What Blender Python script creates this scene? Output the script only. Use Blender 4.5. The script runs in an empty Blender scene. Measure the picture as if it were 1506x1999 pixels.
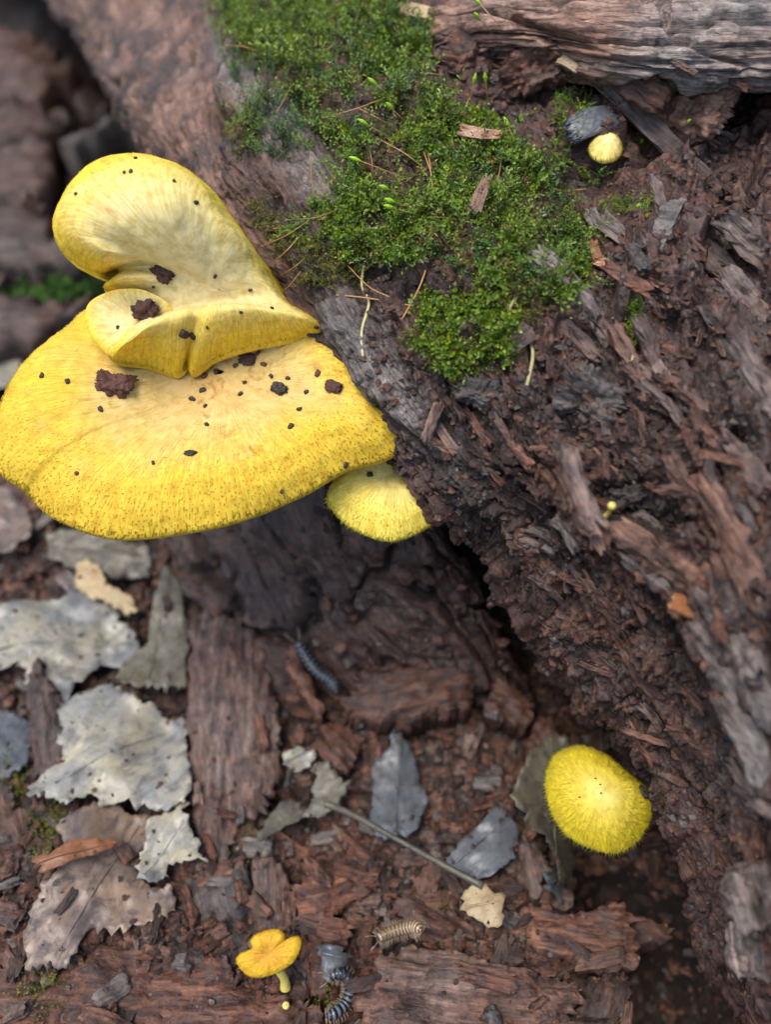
import bpy, math, random
import numpy as np
from mathutils import Vector, Matrix
from mathutils.bvhtree import BVHTree
from mathutils.geometry import delaunay_2d_cdt

random.seed(7); RNG = np.random.default_rng(7)
K = 0.01                       # the code below works in centimetres
scene = bpy.context.scene
COL = scene.collection

# ------------------------------------------------------------------ camera
PITCH = math.radians(55.0); CAM_H = 20.0; FPX = 1510.0      # photo is 1506 x 1999
cam_d = bpy.data.cameras.new('camera'); cam = bpy.data.objects.new('camera', cam_d); COL.objects.link(cam)
cam.location = (0, 0, CAM_H * K); cam.rotation_euler = (math.radians(90) - PITCH, 0, 0)
cam_d.sensor_fit = 'HORIZONTAL'; cam_d.sensor_width = 24.0; cam_d.lens = 24.0 * FPX / 1506.0
cam_d.clip_start = 0.002; cam_d.clip_end = 100
cam_d.dof.use_dof = True; cam_d.dof.focus_distance = 15.0 * K; cam_d.dof.aperture_fstop = cam_d.lens / 3.3
scene.camera = cam

# ------------------------------------------------------------------ sky, sun, exposure
SUN_EL, SUN_AZ = 74.0, -95.0          # azimuth measured from +Y towards +X
w = bpy.data.worlds.new('World'); scene.world = w; w.use_nodes = True
nt = w.node_tree; bg = nt.nodes['Background']
sky = nt.nodes.new('ShaderNodeTexSky'); sky.sky_type = 'NISHITA'; sky.sun_disc = False
sky.sun_elevation = math.radians(SUN_EL); sky.sun_rotation = math.radians(SUN_AZ)
sky.air_density = 1.0; sky.dust_density = 3.0; sky.ozone_density = 1.0
nt.links.new(sky.outputs[0], bg.inputs[0]); bg.inputs[1].default_value = 0.14
sd = bpy.data.lights.new('sun', 'SUN'); sun = bpy.data.objects.new('sun', sd); COL.objects.link(sun)
sd.energy = 1.45; sd.angle = math.radians(30); sd.color = (1.0, 0.95, 0.87)
_sv = Vector((math.sin(math.radians(SUN_AZ)) * math.cos(math.radians(SUN_EL)),
              math.cos(math.radians(SUN_AZ)) * math.cos(math.radians(SUN_EL)), math.sin(math.radians(SUN_EL))))
sun.rotation_euler = _sv.to_track_quat('Z', 'Y').to_euler(); sun.location = _sv * 2
vs = scene.view_settings
vs.view_transform = 'Standard'; vs.look = 'None'; vs.gamma = 1.0; vs.use_curve_mapping = False
vs.exposure = 0.92
scene.cycles.max_bounces = 5; scene.cycles.use_adaptive_sampling = True; scene.cycles.adaptive_threshold = 0.03

# ------------------------------------------------------------------ pixel <-> world (cm)
SP, CP = math.sin(PITCH), math.cos(PITCH)
def ray(px, py):
    a = (px - 753.0) / FPX; b = (1000.0 - py) / FPX
    return np.array((a, SP * b + CP, CP * b - SP))
def P(px, py, z):
    d = ray(px, py); return np.array((0, 0, CAM_H)) + d * ((z - CAM_H) / d[2])
def proj(V):
    x, y, z = V[:, 0], V[:, 1], V[:, 2] - CAM_H
    dep = np.maximum(CP * y - SP * z, 1e-3); up = SP * y + CP * z
    return 753 + FPX * x / dep, 1000 - FPX * up / dep

# ------------------------------------------------------------------ numpy noise
_perm = np.random.default_rng(11).permutation(256).astype(np.int64); _perm = np.concatenate([_perm, _perm, _perm])
_g = np.random.default_rng(12).normal(size=(256, 3)); _g /= np.linalg.norm(_g, axis=1)[:, None]
def hsh(i, j, k): return _perm[_perm[_perm[i & 255] + (j & 255)] + (k & 255)]
def perlin(p):
    p = np.asarray(p, float); i = np.floor(p).astype(np.int64); f = p - i
    u = f * f * f * (f * (f * 6 - 15) + 10); r = 0
    for dx in (0, 1):
        wx = u[:, 0] if dx else 1 - u[:, 0]
        for dy in (0, 1):
            wy = u[:, 1] if dy else 1 - u[:, 1]
            for dz in (0, 1):
                wz = u[:, 2] if dz else 1 - u[:, 2]
                g = _g[hsh(i[:, 0] + dx, i[:, 1] + dy, i[:, 2] + dz)]
                r = r + wx * wy * wz * (g[:, 0] * (f[:, 0] - dx) + g[:, 1] * (f[:, 1] - dy) + g[:, 2] * (f[:, 2] - dz))
    return r * 1.5
def fbm(p, o=4, gain=0.5):
    r = 0; a = 1.0; p = np.array(p, float)
    for k in range(o):
        r = r + a * perlin(p); p = p * 2.03 + 17.3; a *= gain
    return r
def ridged(p, o=3):
    r = 0; a = 1.0; p = np.array(p, float)
    for k in range(o):
        r = r + a * (1 - 2 * np.abs(perlin(p))); p = p * 2.1 + 9.1; a *= .5
    return r / 1.75
def worley2(x, y, seed=0):
    i = np.floor(x).astype(np.int64); j = np.floor(y).astype(np.int64)
    d1 = np.full(len(x), 9.); d2 = np.full(len(x), 9.); cid = np.zeros(len(x), np.int64)
    for a in (-1, 0, 1):
        for b in (-1, 0, 1):
            h = hsh(i + a, j + b, np.full_like(i, seed)); h2 = hsh(i + a, j + b, np.full_like(i, seed + 77))
            d = np.hypot(i + a + .1 + .8 * h / 255 - x, j + b + .1 + .8 * h2 / 255 - y)
            n = d < d1; d2 = np.where(n, d1, np.minimum(d2, d)); cid = np.where(n, h ^ (h2 * 3 & 255), cid); d1 = np.where(n, d, d1)
    return d1, d2, (cid & 255) / 255.0
def worley3(p):
    i = np.floor(p).astype(np.int64); d1 = np.full(len(p), 9.)
    for a in (-1, 0, 1):
        for b in (-1, 0, 1):
            for c in (-1, 0, 1):
                q = i + np.array((a, b, c)); h = hsh(q[:, 0], q[:, 1], q[:, 2]); h2 = _perm[h + 31]; h3 = _perm[h2 + 57]
                d = (q[:, 0] + h / 255. - p[:, 0]) ** 2 + (q[:, 1] + h2 / 255. - p[:, 1]) ** 2 + (q[:, 2] + h3 / 255. - p[:, 2]) ** 2
                d1 = np.minimum(d1, d)
    return np.sqrt(d1)
def cat(pts, t):
    """Catmull-Rom through pts (n,...) at params t in [0,n-1]"""
    pts = np.asarray(pts, float); n = len(pts); i = np.clip(np.floor(t).astype(int), 0, n - 2); f = (t - i)
    sh = (-1,) + (1,) * (pts.ndim - 1); f = f.reshape(sh)
    p0 = pts[np.maximum(i - 1, 0)]; p1 = pts[i]; p2 = pts[i + 1]; p3 = pts[np.minimum(i + 2, n - 1)]
    return .5 * (2 * p1 + (p2 - p0) * f + (2 * p0 - 5 * p1 + 4 * p2 - p3) * f ** 2 + (3 * p1 - p0 - 3 * p2 + p3) * f ** 3)
def catc(pts, t):
    pts = np.asarray(pts, float); n = len(pts); i = np.floor(t).astype(int); f = (t - i).reshape((-1,) + (1,) * (pts.ndim - 1))
    p0 = pts[(i - 1) % n]; p1 = pts[i % n]; p2 = pts[(i + 1) % n]; p3 = pts[(i + 2) % n]
    return .5 * (2 * p1 + (p2 - p0) * f + (2 * p0 - 5 * p1 + 4 * p2 - p3) * f ** 2 + (3 * p1 - p0 - 3 * p2 + p3) * f ** 3)
def sstep(a, b, x):
    t = np.clip((x - a) / (b - a), 0, 1); return t * t * (3 - 2 * t)

# ------------------------------------------------------------------ object helpers
ORG = {}
def tag(o, label=None, cat_=None, group=None, kind=None):
    if label: o['label'] = label
    if cat_: o['category'] = cat_
    if group: o['group'] = group
    if kind: o['kind'] = kind
    return o
def mesh_data(name, V, Fc, mat=None, attrs=None, smooth=True):
    me = bpy.data.meshes.new(name)
    V = np.asarray(V, float)
    if isinstance(Fc, np.ndarray):
        n, m = Fc.shape
        me.vertices.add(len(V)); me.vertices.foreach_set('co', (V * K).ravel())
        me.loops.add(n * m); me.loops.foreach_set('vertex_index', Fc.ravel().astype(np.int32))
        me.polygons.add(n); me.polygons.foreach_set('loop_start', np.arange(0, n * m, m, dtype=np.int32))
        me.polygons.foreach_set('loop_total', np.full(n, m, np.int32))
        me.update(calc_edges=True)
    else:
        me.from_pydata((V * K).tolist(), [], Fc)
    me.polygons.foreach_set('use_smooth', np.full(len(me.polygons), smooth))
    for k, a in (attrs or {}).items():
        a = np.asarray(a, float)
        if a.ndim == 2:
            at = me.attributes.new(k, 'FLOAT_VECTOR', 'POINT'); at.data.foreach_set('vector', a.ravel())
        else:
            at = me.attributes.new(k, 'FLOAT', 'POINT'); at.data.foreach_set('value', a)
    if mat: me.materials.append(mat)
    me.update(); return me
def mk(name, V, Fc, mat, parent=None, org=None, attrs=None, smooth=True):
    V = np.asarray(V, float)
    if parent is not None: org = ORG[parent.name]; base = org
    elif org is None: org = np.array((V[:, 0].mean(), V[:, 1].mean(), V[:, 2].min()))
    o = bpy.data.objects.new(name, mesh_data(name, V - org, Fc, mat, attrs, smooth)); COL.objects.link(o)
    if parent is not None: o.parent = parent
    else: o.location = org * K
    ORG[o.name] = org
    return o
def empty(name, org):
    o = bpy.data.objects.new(name, None); COL.objects.link(o); o.empty_display_size = .005
    ORG[o.name] = np.array(org, float); o.location = ORG[o.name] * K; return o
def grid_faces(nr, nc, wrap=False):
    i = np.arange(nr - 1)[:, None]; j = np.arange(nc if wrap else nc - 1)[None, :]; j2 = (j + 1) % nc
    a = i * nc + j; b = i * nc + j2; c = (i + 1) * nc + j2; d = (i + 1) * nc + j
    return np.stack([np.broadcast_to(q, (nr - 1, j.shape[1])) for q in (a, b, c, d)], -1).reshape(-1, 4)
def grid_normals(G):
    du = np.gradient(G, axis=0); dv = np.gradient(G, axis=1); n = np.cross(dv, du)
    return n / (np.linalg.norm(n, axis=2)[..., None] + 1e-9)
def bvh(o, V, Fc): return BVHTree.FromPolygons([tuple(v) for v in V], [tuple(f) for f in Fc])

# ------------------------------------------------------------------ materials
def new_mat(name):
    m = bpy.data.materials.new(name); m.use_nodes = True; n = m.node_tree.nodes
    return m, n, m.node_tree.links, n['Principled BSDF']
def nd(n, t, **kw):
    x = n.new(t)
    for k, v in kw.items(): setattr(x, k, v)
    return x
def attr(n, name): return nd(n, 'ShaderNodeAttribute', attribute_name=name)
def noise(n, l, vec, scale, detail=5, rough=.6, dist=0.):
    x = n.new('ShaderNodeTexNoise'); x.inputs['Scale'].default_value = scale; x.inputs['Detail'].default_value = detail
    x.inputs['Roughness'].default_value = rough; x.inputs['Distortion'].default_value = dist
    l.new(vec, x.inputs['Vector']); return x.outputs['Fac']
def ramp(n, l, fac, stops):
    r = n.new('ShaderNodeValToRGB'); l.new(fac, r.inputs[0]); e = r.color_ramp.elements
    while len(e) < len(stops): e.new(.5)
    for q, (p, c) in zip(e, stops): q.position = p; q.color = (*c, 1) if len(c) == 3 else c
    return r.outputs[0]
def mix(n, l, fac, a, b, mode='MIX'):
    x = nd(n, 'ShaderNodeMix', data_type='RGBA', blend_type=mode)
    for s, v in ((x.inputs[0], fac), (x.inputs[6], a), (x.inputs[7], b)):
        if isinstance(v, (int, float)): s.default_value = v
        elif isinstance(v, tuple): s.default_value = (*v, 1)
        else: l.new(v, s)
    return x.outputs[2]
def math_n(n, l, op, a, b=0., clamp=False):
    x = nd(n, 'ShaderNodeMath', operation=op, use_clamp=clamp)
    for s, v in ((x.inputs[0], a), (x.inputs[1], b)):
        if isinstance(v, (int, float)): s.default_value = v
        else: l.new(v, s)
    return x.outputs[0]
def vscale(n, l, vec, s):
    x = nd(n, 'ShaderNodeVectorMath', operation='MULTIPLY'); l.new(vec, x.inputs[0]); x.inputs[1].default_value = s
    return x.outputs[0]
def bump(n, l, h, strength, dist, prev=None):
    b = n.new('ShaderNodeBump'); b.inputs['Strength'].default_value = strength; b.inputs['Distance'].default_value = dist * K
    l.new(h, b.inputs['Height'])
    if prev is not None: l.new(prev, b.inputs['Normal'])
    return b.outputs[0]

def wood_material(name, fibre=1.0, wet=0.5):
    """rotten wood. gco = coordinates in cm with x along the grain; tone 0 red-brown .. 1 grey; rot 0..1 darkening, for blackened wood and for painted shade; pale 0..1"""
    m, n, l, b = new_mat(name)
    g = attr(n, 'gco').outputs['Vector']; oi = n.new('ShaderNodeObjectInfo')
    off = nd(n, 'ShaderNodeVectorMath', operation='ADD'); l.new(g, off.inputs[0])
    rv = nd(n, 'ShaderNodeVectorMath', operation='SCALE'); l.new(oi.outputs['Random'], rv.inputs[3]); rv.inputs[0].default_value = (37, 91, 53)
    l.new(rv.outputs[0], off.inputs[1]); g = off.outputs[0]
    f1 = noise(n, l, vscale(n, l, g, (.5, 5 * fibre, 5 * fibre)), 1.0, 6, .62, .3)
    f2 = noise(n, l, vscale(n, l, g, (1.6, 17 * fibre, 17 * fibre)), 1.0, 4, .6)
    big = noise(n, l, g, .55, 5, .6); cr = noise(n, l, g, 4.5, 6, .68); fine = noise(n, l, g, 22, 3, .6)
    s = math_n(n, l, 'ADD', math_n(n, l, 'MULTIPLY', f1, .45), math_n(n, l, 'MULTIPLY', f2, .3))
    s = math_n(n, l, 'ADD', s, math_n(n, l, 'MULTIPLY', cr, .3))
    red = ramp(n, l, s, [(.38, (.008, .004, .003)), (.48, (.045, .018, .011)), (.58, (.140, .057, .032)), (.72, (.31, .155, .090))])
    gry = ramp(n, l, s, [(.38, (.008, .007, .007)), (.48, (.045, .036, .034)), (.58, (.120, .100, .090)), (.72, (.30, .26, .23))])
    tn = math_n(n, l, 'ADD', attr(n, 'tone').outputs['Fac'], math_n(n, l, 'MULTIPLY', math_n(n, l, 'SUBTRACT', big, .52), 1.7), True)
    c = mix(n, l, tn, red, gry)
    orange = ramp(n, l, cr, [(.60, (0, 0, 0)), (.72, (1, 1, 1))])
    c = mix(n, l, math_n(n, l, 'MULTIPLY', orange, .35), c, (.19, .075, .03))
    c = mix(n, l, attr(n, 'pale').outputs['Fac'], c, mix(n, l, tn, ramp(n, l, s, [(.38, (.04, .020, .013)), (.5, (.20, .105, .068)), (.66, (.46, .29, .20))]), ramp(n, l, s, [(.38, (.03, .026, .025)), (.5, (.17, .150, .135)), (.66, (.44, .39, .35))])))
    rt = math_n(n, l, 'MULTIPLY', attr(n, 'rot_shade').outputs['Fac'], .8)
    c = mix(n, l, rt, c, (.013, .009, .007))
    mott = ramp(n, l, noise(n, l, g, 1.3, 6, .7, .4), [(.34, (.16,) * 3), (.50, (1,) * 3)])
    c = mix(n, l, .85, c, mott, 'MULTIPLY')
    hv = n.new('ShaderNodeHueSaturation'); l.new(c, hv.inputs['Color'])
    l.new(math_n(n, l, 'ADD', math_n(n, l, 'MULTIPLY', oi.outputs['Random'], .5), .75), hv.inputs['Value'])
    l.new(hv.outputs[0], b.inputs['Base Color'])
    rg = ramp(n, l, cr, [(.35, (.62 - .3 * wet,) * 3), (.65, (.85,) * 3)]); l.new(rg, b.inputs['Roughness'])
    b.inputs['Specular IOR Level'].default_value = .5
    nb = bump(n, l, f1, .6, .10); nb = bump(n, l, f2, .55, .035, nb); nb = bump(n, l, cr, .55, .06, nb); nb = bump(n, l, fine, .5, .018, nb)
    l.new(nb, b.inputs['Normal']); return m
MW = wood_material('rotten_wood', 1.0, .8); MLOG = wood_material('rotten_log_wood', 1.0, .9)

def soil_material():
    m, n, l, b = new_mat('forest_soil'); g = attr(n, 'gco').outputs['Vector']
    a = noise(n, l, g, 1.2, 6, .65); c = noise(n, l, g, 6, 6, .7)
    col = ramp(n, l, math_n(n, l, 'ADD', math_n(n, l, 'MULTIPLY', a, .5), math_n(n, l, 'MULTIPLY', c, .5)),
               [(.40, (.004, .003, .002)), (.53, (.020, .011, .008)), (.66, (.085, .042, .027)), (.78, (.17, .10, .07))])
    l.new(col, b.inputs['Base Color']); b.inputs['Roughness'].default_value = .75
    l.new(bump(n, l, c, .8, .1), b.inputs['Normal']); return m
MSOIL = soil_material()

def leaf_material(name, c0, c1, spot, spotamt=.5, rough=.45):
    m, n, l, b = new_mat(name); g = attr(n, 'gco').outputs['Vector']
    a = noise(n, l, g, .9, 6, .65, .6); s = noise(n, l, g, 2.0, 7, .72, 1.0); fi = noise(n, l, vscale(n, l, g, (3, 14, 3)), 1., 4, .6)
    col = mix(n, l, ramp(n, l, a, [(.35, (0,) * 3), (.65, (1,) * 3)]), c0, c1)
    col = mix(n, l, math_n(n, l, 'MULTIPLY', ramp(n, l, s, [(.47, (0,) * 3), (.62, (1,) * 3)]), spotamt), col, spot)
    col = mix(n, l, .25, col, ramp(n, l, fi, [(.35, (.25,) * 3), (.6, (1,) * 3)]), 'MULTIPLY')
    oi = n.new('ShaderNodeObjectInfo'); hv = n.new('ShaderNodeHueSaturation'); l.new(col, hv.inputs['Color'])
    l.new(math_n(n, l, 'ADD', math_n(n, l, 'MULTIPLY', oi.outputs['Random'], .4), .8), hv.inputs['Value'])
    l.new(hv.outputs[0], b.inputs['Base Color'])
    l.new(ramp(n, l, s, [(.4, (rough - .12,) * 3), (.65, (rough + .25,) * 3)]), b.inputs['Roughness'])
    l.new(bump(n, l, fi, .35, .02, bump(n, l, s, .4, .04)), b.inputs['Normal']); return m
ML_PALE = leaf_material('pale_dead_leaf', (.35, .315, .215), (.165, .175, .18), (.055, .055, .055), .7, .40)
ML_TAN = leaf_material('tan_dead_leaf', (.23, .155, .10), (.11, .085, .075), (.04, .03, .03), .85, .4)
ML_GREY = leaf_material('grey_dead_leaf', (.12, .135, .15), (.065, .07, .078), (.03, .028, .028), .7, .36)
ML_OLIVE = leaf_material('olive_dead_leaf', (.13, .115, .075), (.075, .07, .055), (.03, .027, .02), .7, .45)
ML_ORANGE = leaf_material('orange_dead_leaf', (.33, .13, .05), (.20, .085, .035), (.08, .03, .015), .5, .35)
ML_STRAW = leaf_material('straw_scrap', (.45, .36, .19), (.34, .23, .12), (.20, .11, .05), .4, .5)

def fungus_material(name, centre, midc, rim, stain=.0, fuzz=1.0):
    m, n, l, b = new_mat(name)
    g = attr(n, 'gco').outputs['Vector']; rad = attr(n, 'rad').outputs['Fac']; pc = attr(n, 'pc').outputs['Vector']
    fib = noise(n, l, vscale(n, l, pc, (16, 2.2, 1)), 1., 5, .65, .4); fib2 = noise(n, l, vscale(n, l, pc, (45, 5, 1)), 1., 3, .6)
    bl = noise(n, l, g, .9, 4, .6)
    r2 = math_n(n, l, 'ADD', rad, math_n(n, l, 'MULTIPLY', math_n(n, l, 'SUBTRACT', fib, .5), .35))
    r2 = math_n(n, l, 'ADD', r2, math_n(n, l, 'MULTIPLY', math_n(n, l, 'SUBTRACT', bl, .5), .6))
    col = ramp(n, l, r2, [(.05, centre), (.42, midc), (.82, rim), (1., tuple(c * .93 for c in rim))])
    mo = noise(n, l, g, 5.5, 5, .65, .5)
    col = mix(n, l, 1., col, ramp(n, l, mo, [(.36, (.84, .78, .62)), (.55, (1, 1, 1))]), 'MULTIPLY')
    dark = mix(n, l, 1., col, (.74, .58, .34), 'MULTIPLY')
    fm = math_n(n, l, 'MULTIPLY', ramp(n, l, fib, [(.40, (.7,) * 3), (.58, (0,) * 3)]), ramp(n, l, rad, [(.15, (0,) * 3), (.45, (1,) * 3)]))
    col = mix(n, l, fm, col, dark)
    st = noise(n, l, g, 2.1, 5, .7, .6)
    stm = math_n(n, l, 'MULTIPLY', ramp(n, l, st, [(.56, (0,) * 3), (.68, (1,) * 3)]), attr(n, 'stain').outputs['Fac'])
    col = mix(n, l, math_n(n, l, 'MULTIPLY', stm, stain), col, (.34, .17, .035))
    l.new(col, b.inputs['Base Color'])
    b.inputs['Roughness'].default_value = .68; b.inputs['Specular IOR Level'].default_value = .28
    b.inputs['Subsurface Weight'].default_value = .18; b.inputs['Subsurface Radius'].default_value = (1., .7, .2); b.inputs['Subsurface Scale'].default_value = .0022
    fd_ = ramp(n, l, rad, [(.12, (0,) * 3), (.4, (1,) * 3)]); fib = math_n(n, l, 'MULTIPLY', fib, fd_); fib2 = math_n(n, l, 'MULTIPLY', fib2, fd_)
    h = bump(n, l, fib, .4 * fuzz, .03); h = bump(n, l, fib2, .3 * fuzz, .012, h); l.new(bump(n, l, mo, .45, .035, bump(n, l, bl, .3, .1, h)), b.inputs['Normal'])
    return m
YR = (.71, .505, .045)
MF_BIG = fungus_material('yellow_broad_cap', (.52, .34, .12), (.68, .53, .20), (.74, .53, .045), 1.0)
MF_TOP = fungus_material('yellow_fused_cap', (.74, .62, .33), (.78, .68, .32), (.80, .60, .05), .5)
MF_LOW = fungus_material('yellow_small_cap', (.60, .46, .14), (.78, .68, .22), (.80, .68, .12), .3)
MF_LEM = fungus_material('lemon_cap', (.68, .60, .17), (.64, .54, .07), (.62, .50, .015), .4)
MF_ORG = fungus_material('orange_cap', (.52, .26, .025), (.62, .36, .03), (.68, .46, .03), 1.0)
MF_BTN = fungus_material('cream_button_cap', (.82, .74, .36), (.82, .72, .32), (.80, .66, .22), .3)
def plain(name, c, rough=.6, sss=0., bumpy=0., var=0.):
    m, n, l, b = new_mat(name); b.inputs['Base Color'].default_value = (*c, 1); b.inputs['Roughness'].default_value = rough
    tc = n.new('ShaderNodeTexCoord'); f = noise(n, l, tc.outputs['Object'], 900, 4, .6)
    col = mix(n, l, f, tuple(q * .55 for q in c), tuple(min(q * 1.4, .95) for q in c))
    if var:
        oi = n.new('ShaderNodeObjectInfo'); hv = n.new('ShaderNodeHueSaturation'); l.new(col, hv.inputs['Color'])
        l.new(math_n(n, l, 'ADD', math_n(n, l, 'MULTIPLY', oi.outputs['Random'], var), 1 - var / 2), hv.inputs['Value']); col = hv.outputs[0]
    l.new(col, b.inputs['Base Color'])
    if sss: b.inputs['Subsurface Weight'].default_value = sss; b.inputs['Subsurface Scale'].default_value = .001
    if bumpy: l.new(bump(n, l, f, bumpy, .03), b.inputs['Normal'])
    return m
M_STEM = plain('yellow_stem', (.72, .58, .14), .6, .1); M_GILL = plain('yellow_gill', (.72, .50, .05), .6)
M_CRUMB = plain('dark_crumb', (.075, .028, .018), .75, 0, .8, .5); M_SPECK = plain('black_speck', (.022, .015, .010), .6, 0, .5, .5)
M_STRAND = plain('dry_strand', (.36, .20, .07), .5, 0, 0, .6); M_ROOT = plain('pale_rootlet', (.40, .36, .16), .55, 0, 0, .4)
M_CAPS = plain('green_capsule', (.30, .52, .02), .35, .1)
def tuft_material(name, c0, c1):
    m, n, l, b = new_mat(name); l.new(ramp(n, l, attr(n, 'tip').outputs['Fac'], [(.68, c0), (.95, c1)]), b.inputs['Base Color'])
    b.inputs['Roughness'].default_value = .65; return m
MT_BIG = tuft_material('brown_tipped_scale', YR, (.38, .19, .018)); MT_YEL = tuft_material('yellow_scale', (.80, .58, .03), (.72, .50, .03))
MT_LEM = tuft_material('lemon_hair', (.62, .52, .035), (.70, .62, .10)); MT_ORG = tuft_material('orange_scale', (.66, .36, .02), (.42, .18, .01))
def moss_material(name, lo, hi):
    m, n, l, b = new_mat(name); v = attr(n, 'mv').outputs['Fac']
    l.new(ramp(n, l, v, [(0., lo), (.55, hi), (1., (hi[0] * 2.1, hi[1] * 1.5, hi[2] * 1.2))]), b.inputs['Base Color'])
    b.inputs['Roughness'].default_value = .38; b.inputs['Subsurface Weight'].default_value = 0.0
    t = n.new('ShaderNodeBsdfTranslucent'); l.new(b.inputs['Base Color'].links[0].from_socket, t.inputs[0])
    mx = n.new('ShaderNodeMixShader'); mx.inputs[0].default_value = .25; l.new(b.outputs[0], mx.inputs[1]); l.new(t.outputs[0], mx.inputs[2])
    l.new(mx.outputs[0], n['Material Output'].inputs[0]); return m
M_MOSS = moss_material('green_moss', (.032, .042, .006), (.125, .22, .012))
M_MOSSD = moss_material('blue_green_moss', (.022, .045, .012), (.07, .17, .035))
M_MOSSY = moss_material('olive_moss', (.06, .06, .012), (.13, .14, .02))

# ================================================================== GROUND
def ground_low(x, y):
    p = np.stack([x * .22, y * .22, np.zeros_like(x)], 1)
    z = .55 * fbm(p, 2)
    for px, py, s, h in ((200, 1960, 3.0, 1.3), (950, 1960, 2.2, .9), (1120, 1800, 1.6, .9), (1370, 1945, 1.5, -5.0), (1200, 1710, 1.0, -2.2),
                         (30, 1680, 1.6, .7), (330, 1430, .6, -.5)):
        c = P(px, py, .4); z = z + h * np.exp(-((x - c[0]) ** 2 + (y - c[1]) ** 2) / (2 * s * s))
    far = sstep(20, 45, y); z = z + far * (1.6 * fbm(p * .6 + 4, 2))
    return z
def nonuni(lo, hi, d, far, ratio=1.13):
    a = [lo]; s = d
    while a[-1] > -far: s *= ratio; a.append(a[-1] - s)
    b = [hi]; s = d
    while b[-1] < far: s *= ratio; b.append(b[-1] + s)
    return np.array(a[::-1] + list(np.arange(lo + d, hi - d / 2, d)) + b)
gx = nonuni(-16, 10, .085, 420); gy = nonuni(-2, 26, .095, 420)
XX, YY = np.meshgrid(gx, gy); x, y = XX.ravel(), YY.ravel()
near = sstep(120, 40, np.hypot(x, y))
p3 = np.stack([x, y, np.zeros_like(x)], 1)
gz = ground_low(x, y) + near * (.22 * fbm(p3 * .9 + 3, 4) + .13 * fbm(p3 * 3.5, 3))
d1, d2, cid = worley2(x * 1.3 + .5 * perlin(p3 * .8), y * 1.3 + .5 * perlin(p3 * .8 + 9), 3)
gz += near * (.32 * (cid - .45) * sstep(0, .22, d2 - d1) - .18 * sstep(.2, 0, d2 - d1))
GV = np.stack([x, y, gz], 1); GF = grid_faces(len(gy), len(gx))
ground = mk('ground', GV, GF, MSOIL, org=np.zeros(3), attrs={'gco': GV})
tag(ground, 'dark crumbly forest soil strewn with rotten wood and leaves', None, None, 'structure')
B_G = bvh(ground, GV, GF)

# ================================================================== ROTTEN LOG
UAX = np.array((-.52, .857, 0)); UAX /= np.linalg.norm(UAX); VAX = np.array((UAX[1], -UAX[0], 0))
rows = [  # lower lip, ridge, three points over the top; (photo x, photo y, height in cm), far end first
 [(-160, -260, 7.0), (220, -270, 9.2), (560, -310, 11.0), (950, -350, 12.3), (1400, -400, 13)],
 [(95, 0, 7.2), (395, -10, 10.3), (640, -60, 11.5), (860, -90, 12), (1300, -150, 12.6)],
 [(228, 205, 7.6), (425, 240, 10.4), (620, 180, 11.3), (850, 130, 11.6), (1250, 30, 12)],
 [(350, 370, 8.2), (495, 400, 10.3), (720, 330, 11), (1000, 230, 11.3), (1400, 100, 11.7)],
 [(505, 570, 8.3), (590, 545, 10), (830, 470, 10.8), (1100, 370, 11.1), (1500, 220, 11.5)],
 [(650, 730, 7.9), (685, 680, 9.7), (900, 600, 10.4), (1180, 500, 10.8), (1560, 370, 11.3)],
 [(765, 885, 7.5), (795, 835, 9.0), (960, 750, 9.8), (1230, 640, 10.5), (1600, 520, 11.3)],
 [(868, 1008, 7.2), (905, 965, 8.5), (1030, 900, 9.5), (1280, 800, 10.3), (1650, 690, 11.3)],
 [(965, 1075, 6.2), (1010, 1030, 8.0), (1120, 1000, 9), (1330, 930, 10), (1680, 860, 11)],
 [(1085, 1315, 4.0), (1110, 1190, 7.0), (1230, 1120, 8.6), (1400, 1070, 9.7), (1720, 1030, 10.6)],
 [(1205, 1485, 2.4), (1220, 1350, 6.0), (1330, 1270, 8), (1450, 1230, 9.2), (1760, 1200, 10)],
 [(1305, 1655, 1.0), (1310, 1500, 5.0), (1400, 1420, 7.3), (1490, 1390, 8.6), (1800, 1370, 9.6)],
 [(1400, 1850, 0), (1400, 1680, 4.3), (1480, 1590, 6.8), (1560, 1560, 8.2), (1850, 1540, 9)],
 [(1520, 2010, -.6), (1505, 1860, 3.8), (1580, 1780, 6.4), (1640, 1750, 7.8), (1900, 1740, 8.6)],
 [(1660, 2220, -1.), (1620, 2060, 3.4), (1680, 1990, 6.0), (1730, 1960, 7.3), (1960, 1960, 8.2)]]
ctrl = []
for ri, r in enumerate(rows):
    w5 = [P(*q) for q in r]
    und = w5[0] + VAX * (2.2 if ri < 8 else 1.2) + np.array((0, 0, -min(1.6, max(.3, w5[0][2] * .3))))
    deep = und + VAX * 3.0; deep[2] = -1.6
    crest = w5[4] + VAX * 5.5; crest[2] = w5[4][2] + .2
    back = crest + VAX * 7; back[2] = 4.
    bot = back + VAX * 2; bot[2] = -2.
    ctrl.append([deep, und] + w5 + [crest, back, bot])
ctrl = np.array(ctrl)
c0 = ctrl[0] + UAX * 22; c0[:, 2] = ctrl[0][:, 2]; cm1 = c0 + UAX * 25
cN = ctrl[-1] - UAX * 8; cN[:, 2] = ctrl[-1][:, 2]
ctrl = np.concatenate([[cm1], [c0], ctrl, [cN]])
tr = np.concatenate([np.linspace(0, 2, 30, endpoint=False), np.linspace(2, 15.6, 760, endpoint=False), np.linspace(15.6, len(ctrl) - 1, 60)])
tc_ = np.concatenate([np.linspace(0, 1.4, 25, endpoint=False), np.linspace(1.4, 6.15, 540, endpoint=False), np.linspace(6.15, 9, 50)])
LG = cat(ctrl, tr); LG = np.swapaxes(cat(np.swapaxes(LG, 0, 1), tc_), 0, 1)      # (nr, nc, 3)
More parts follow.
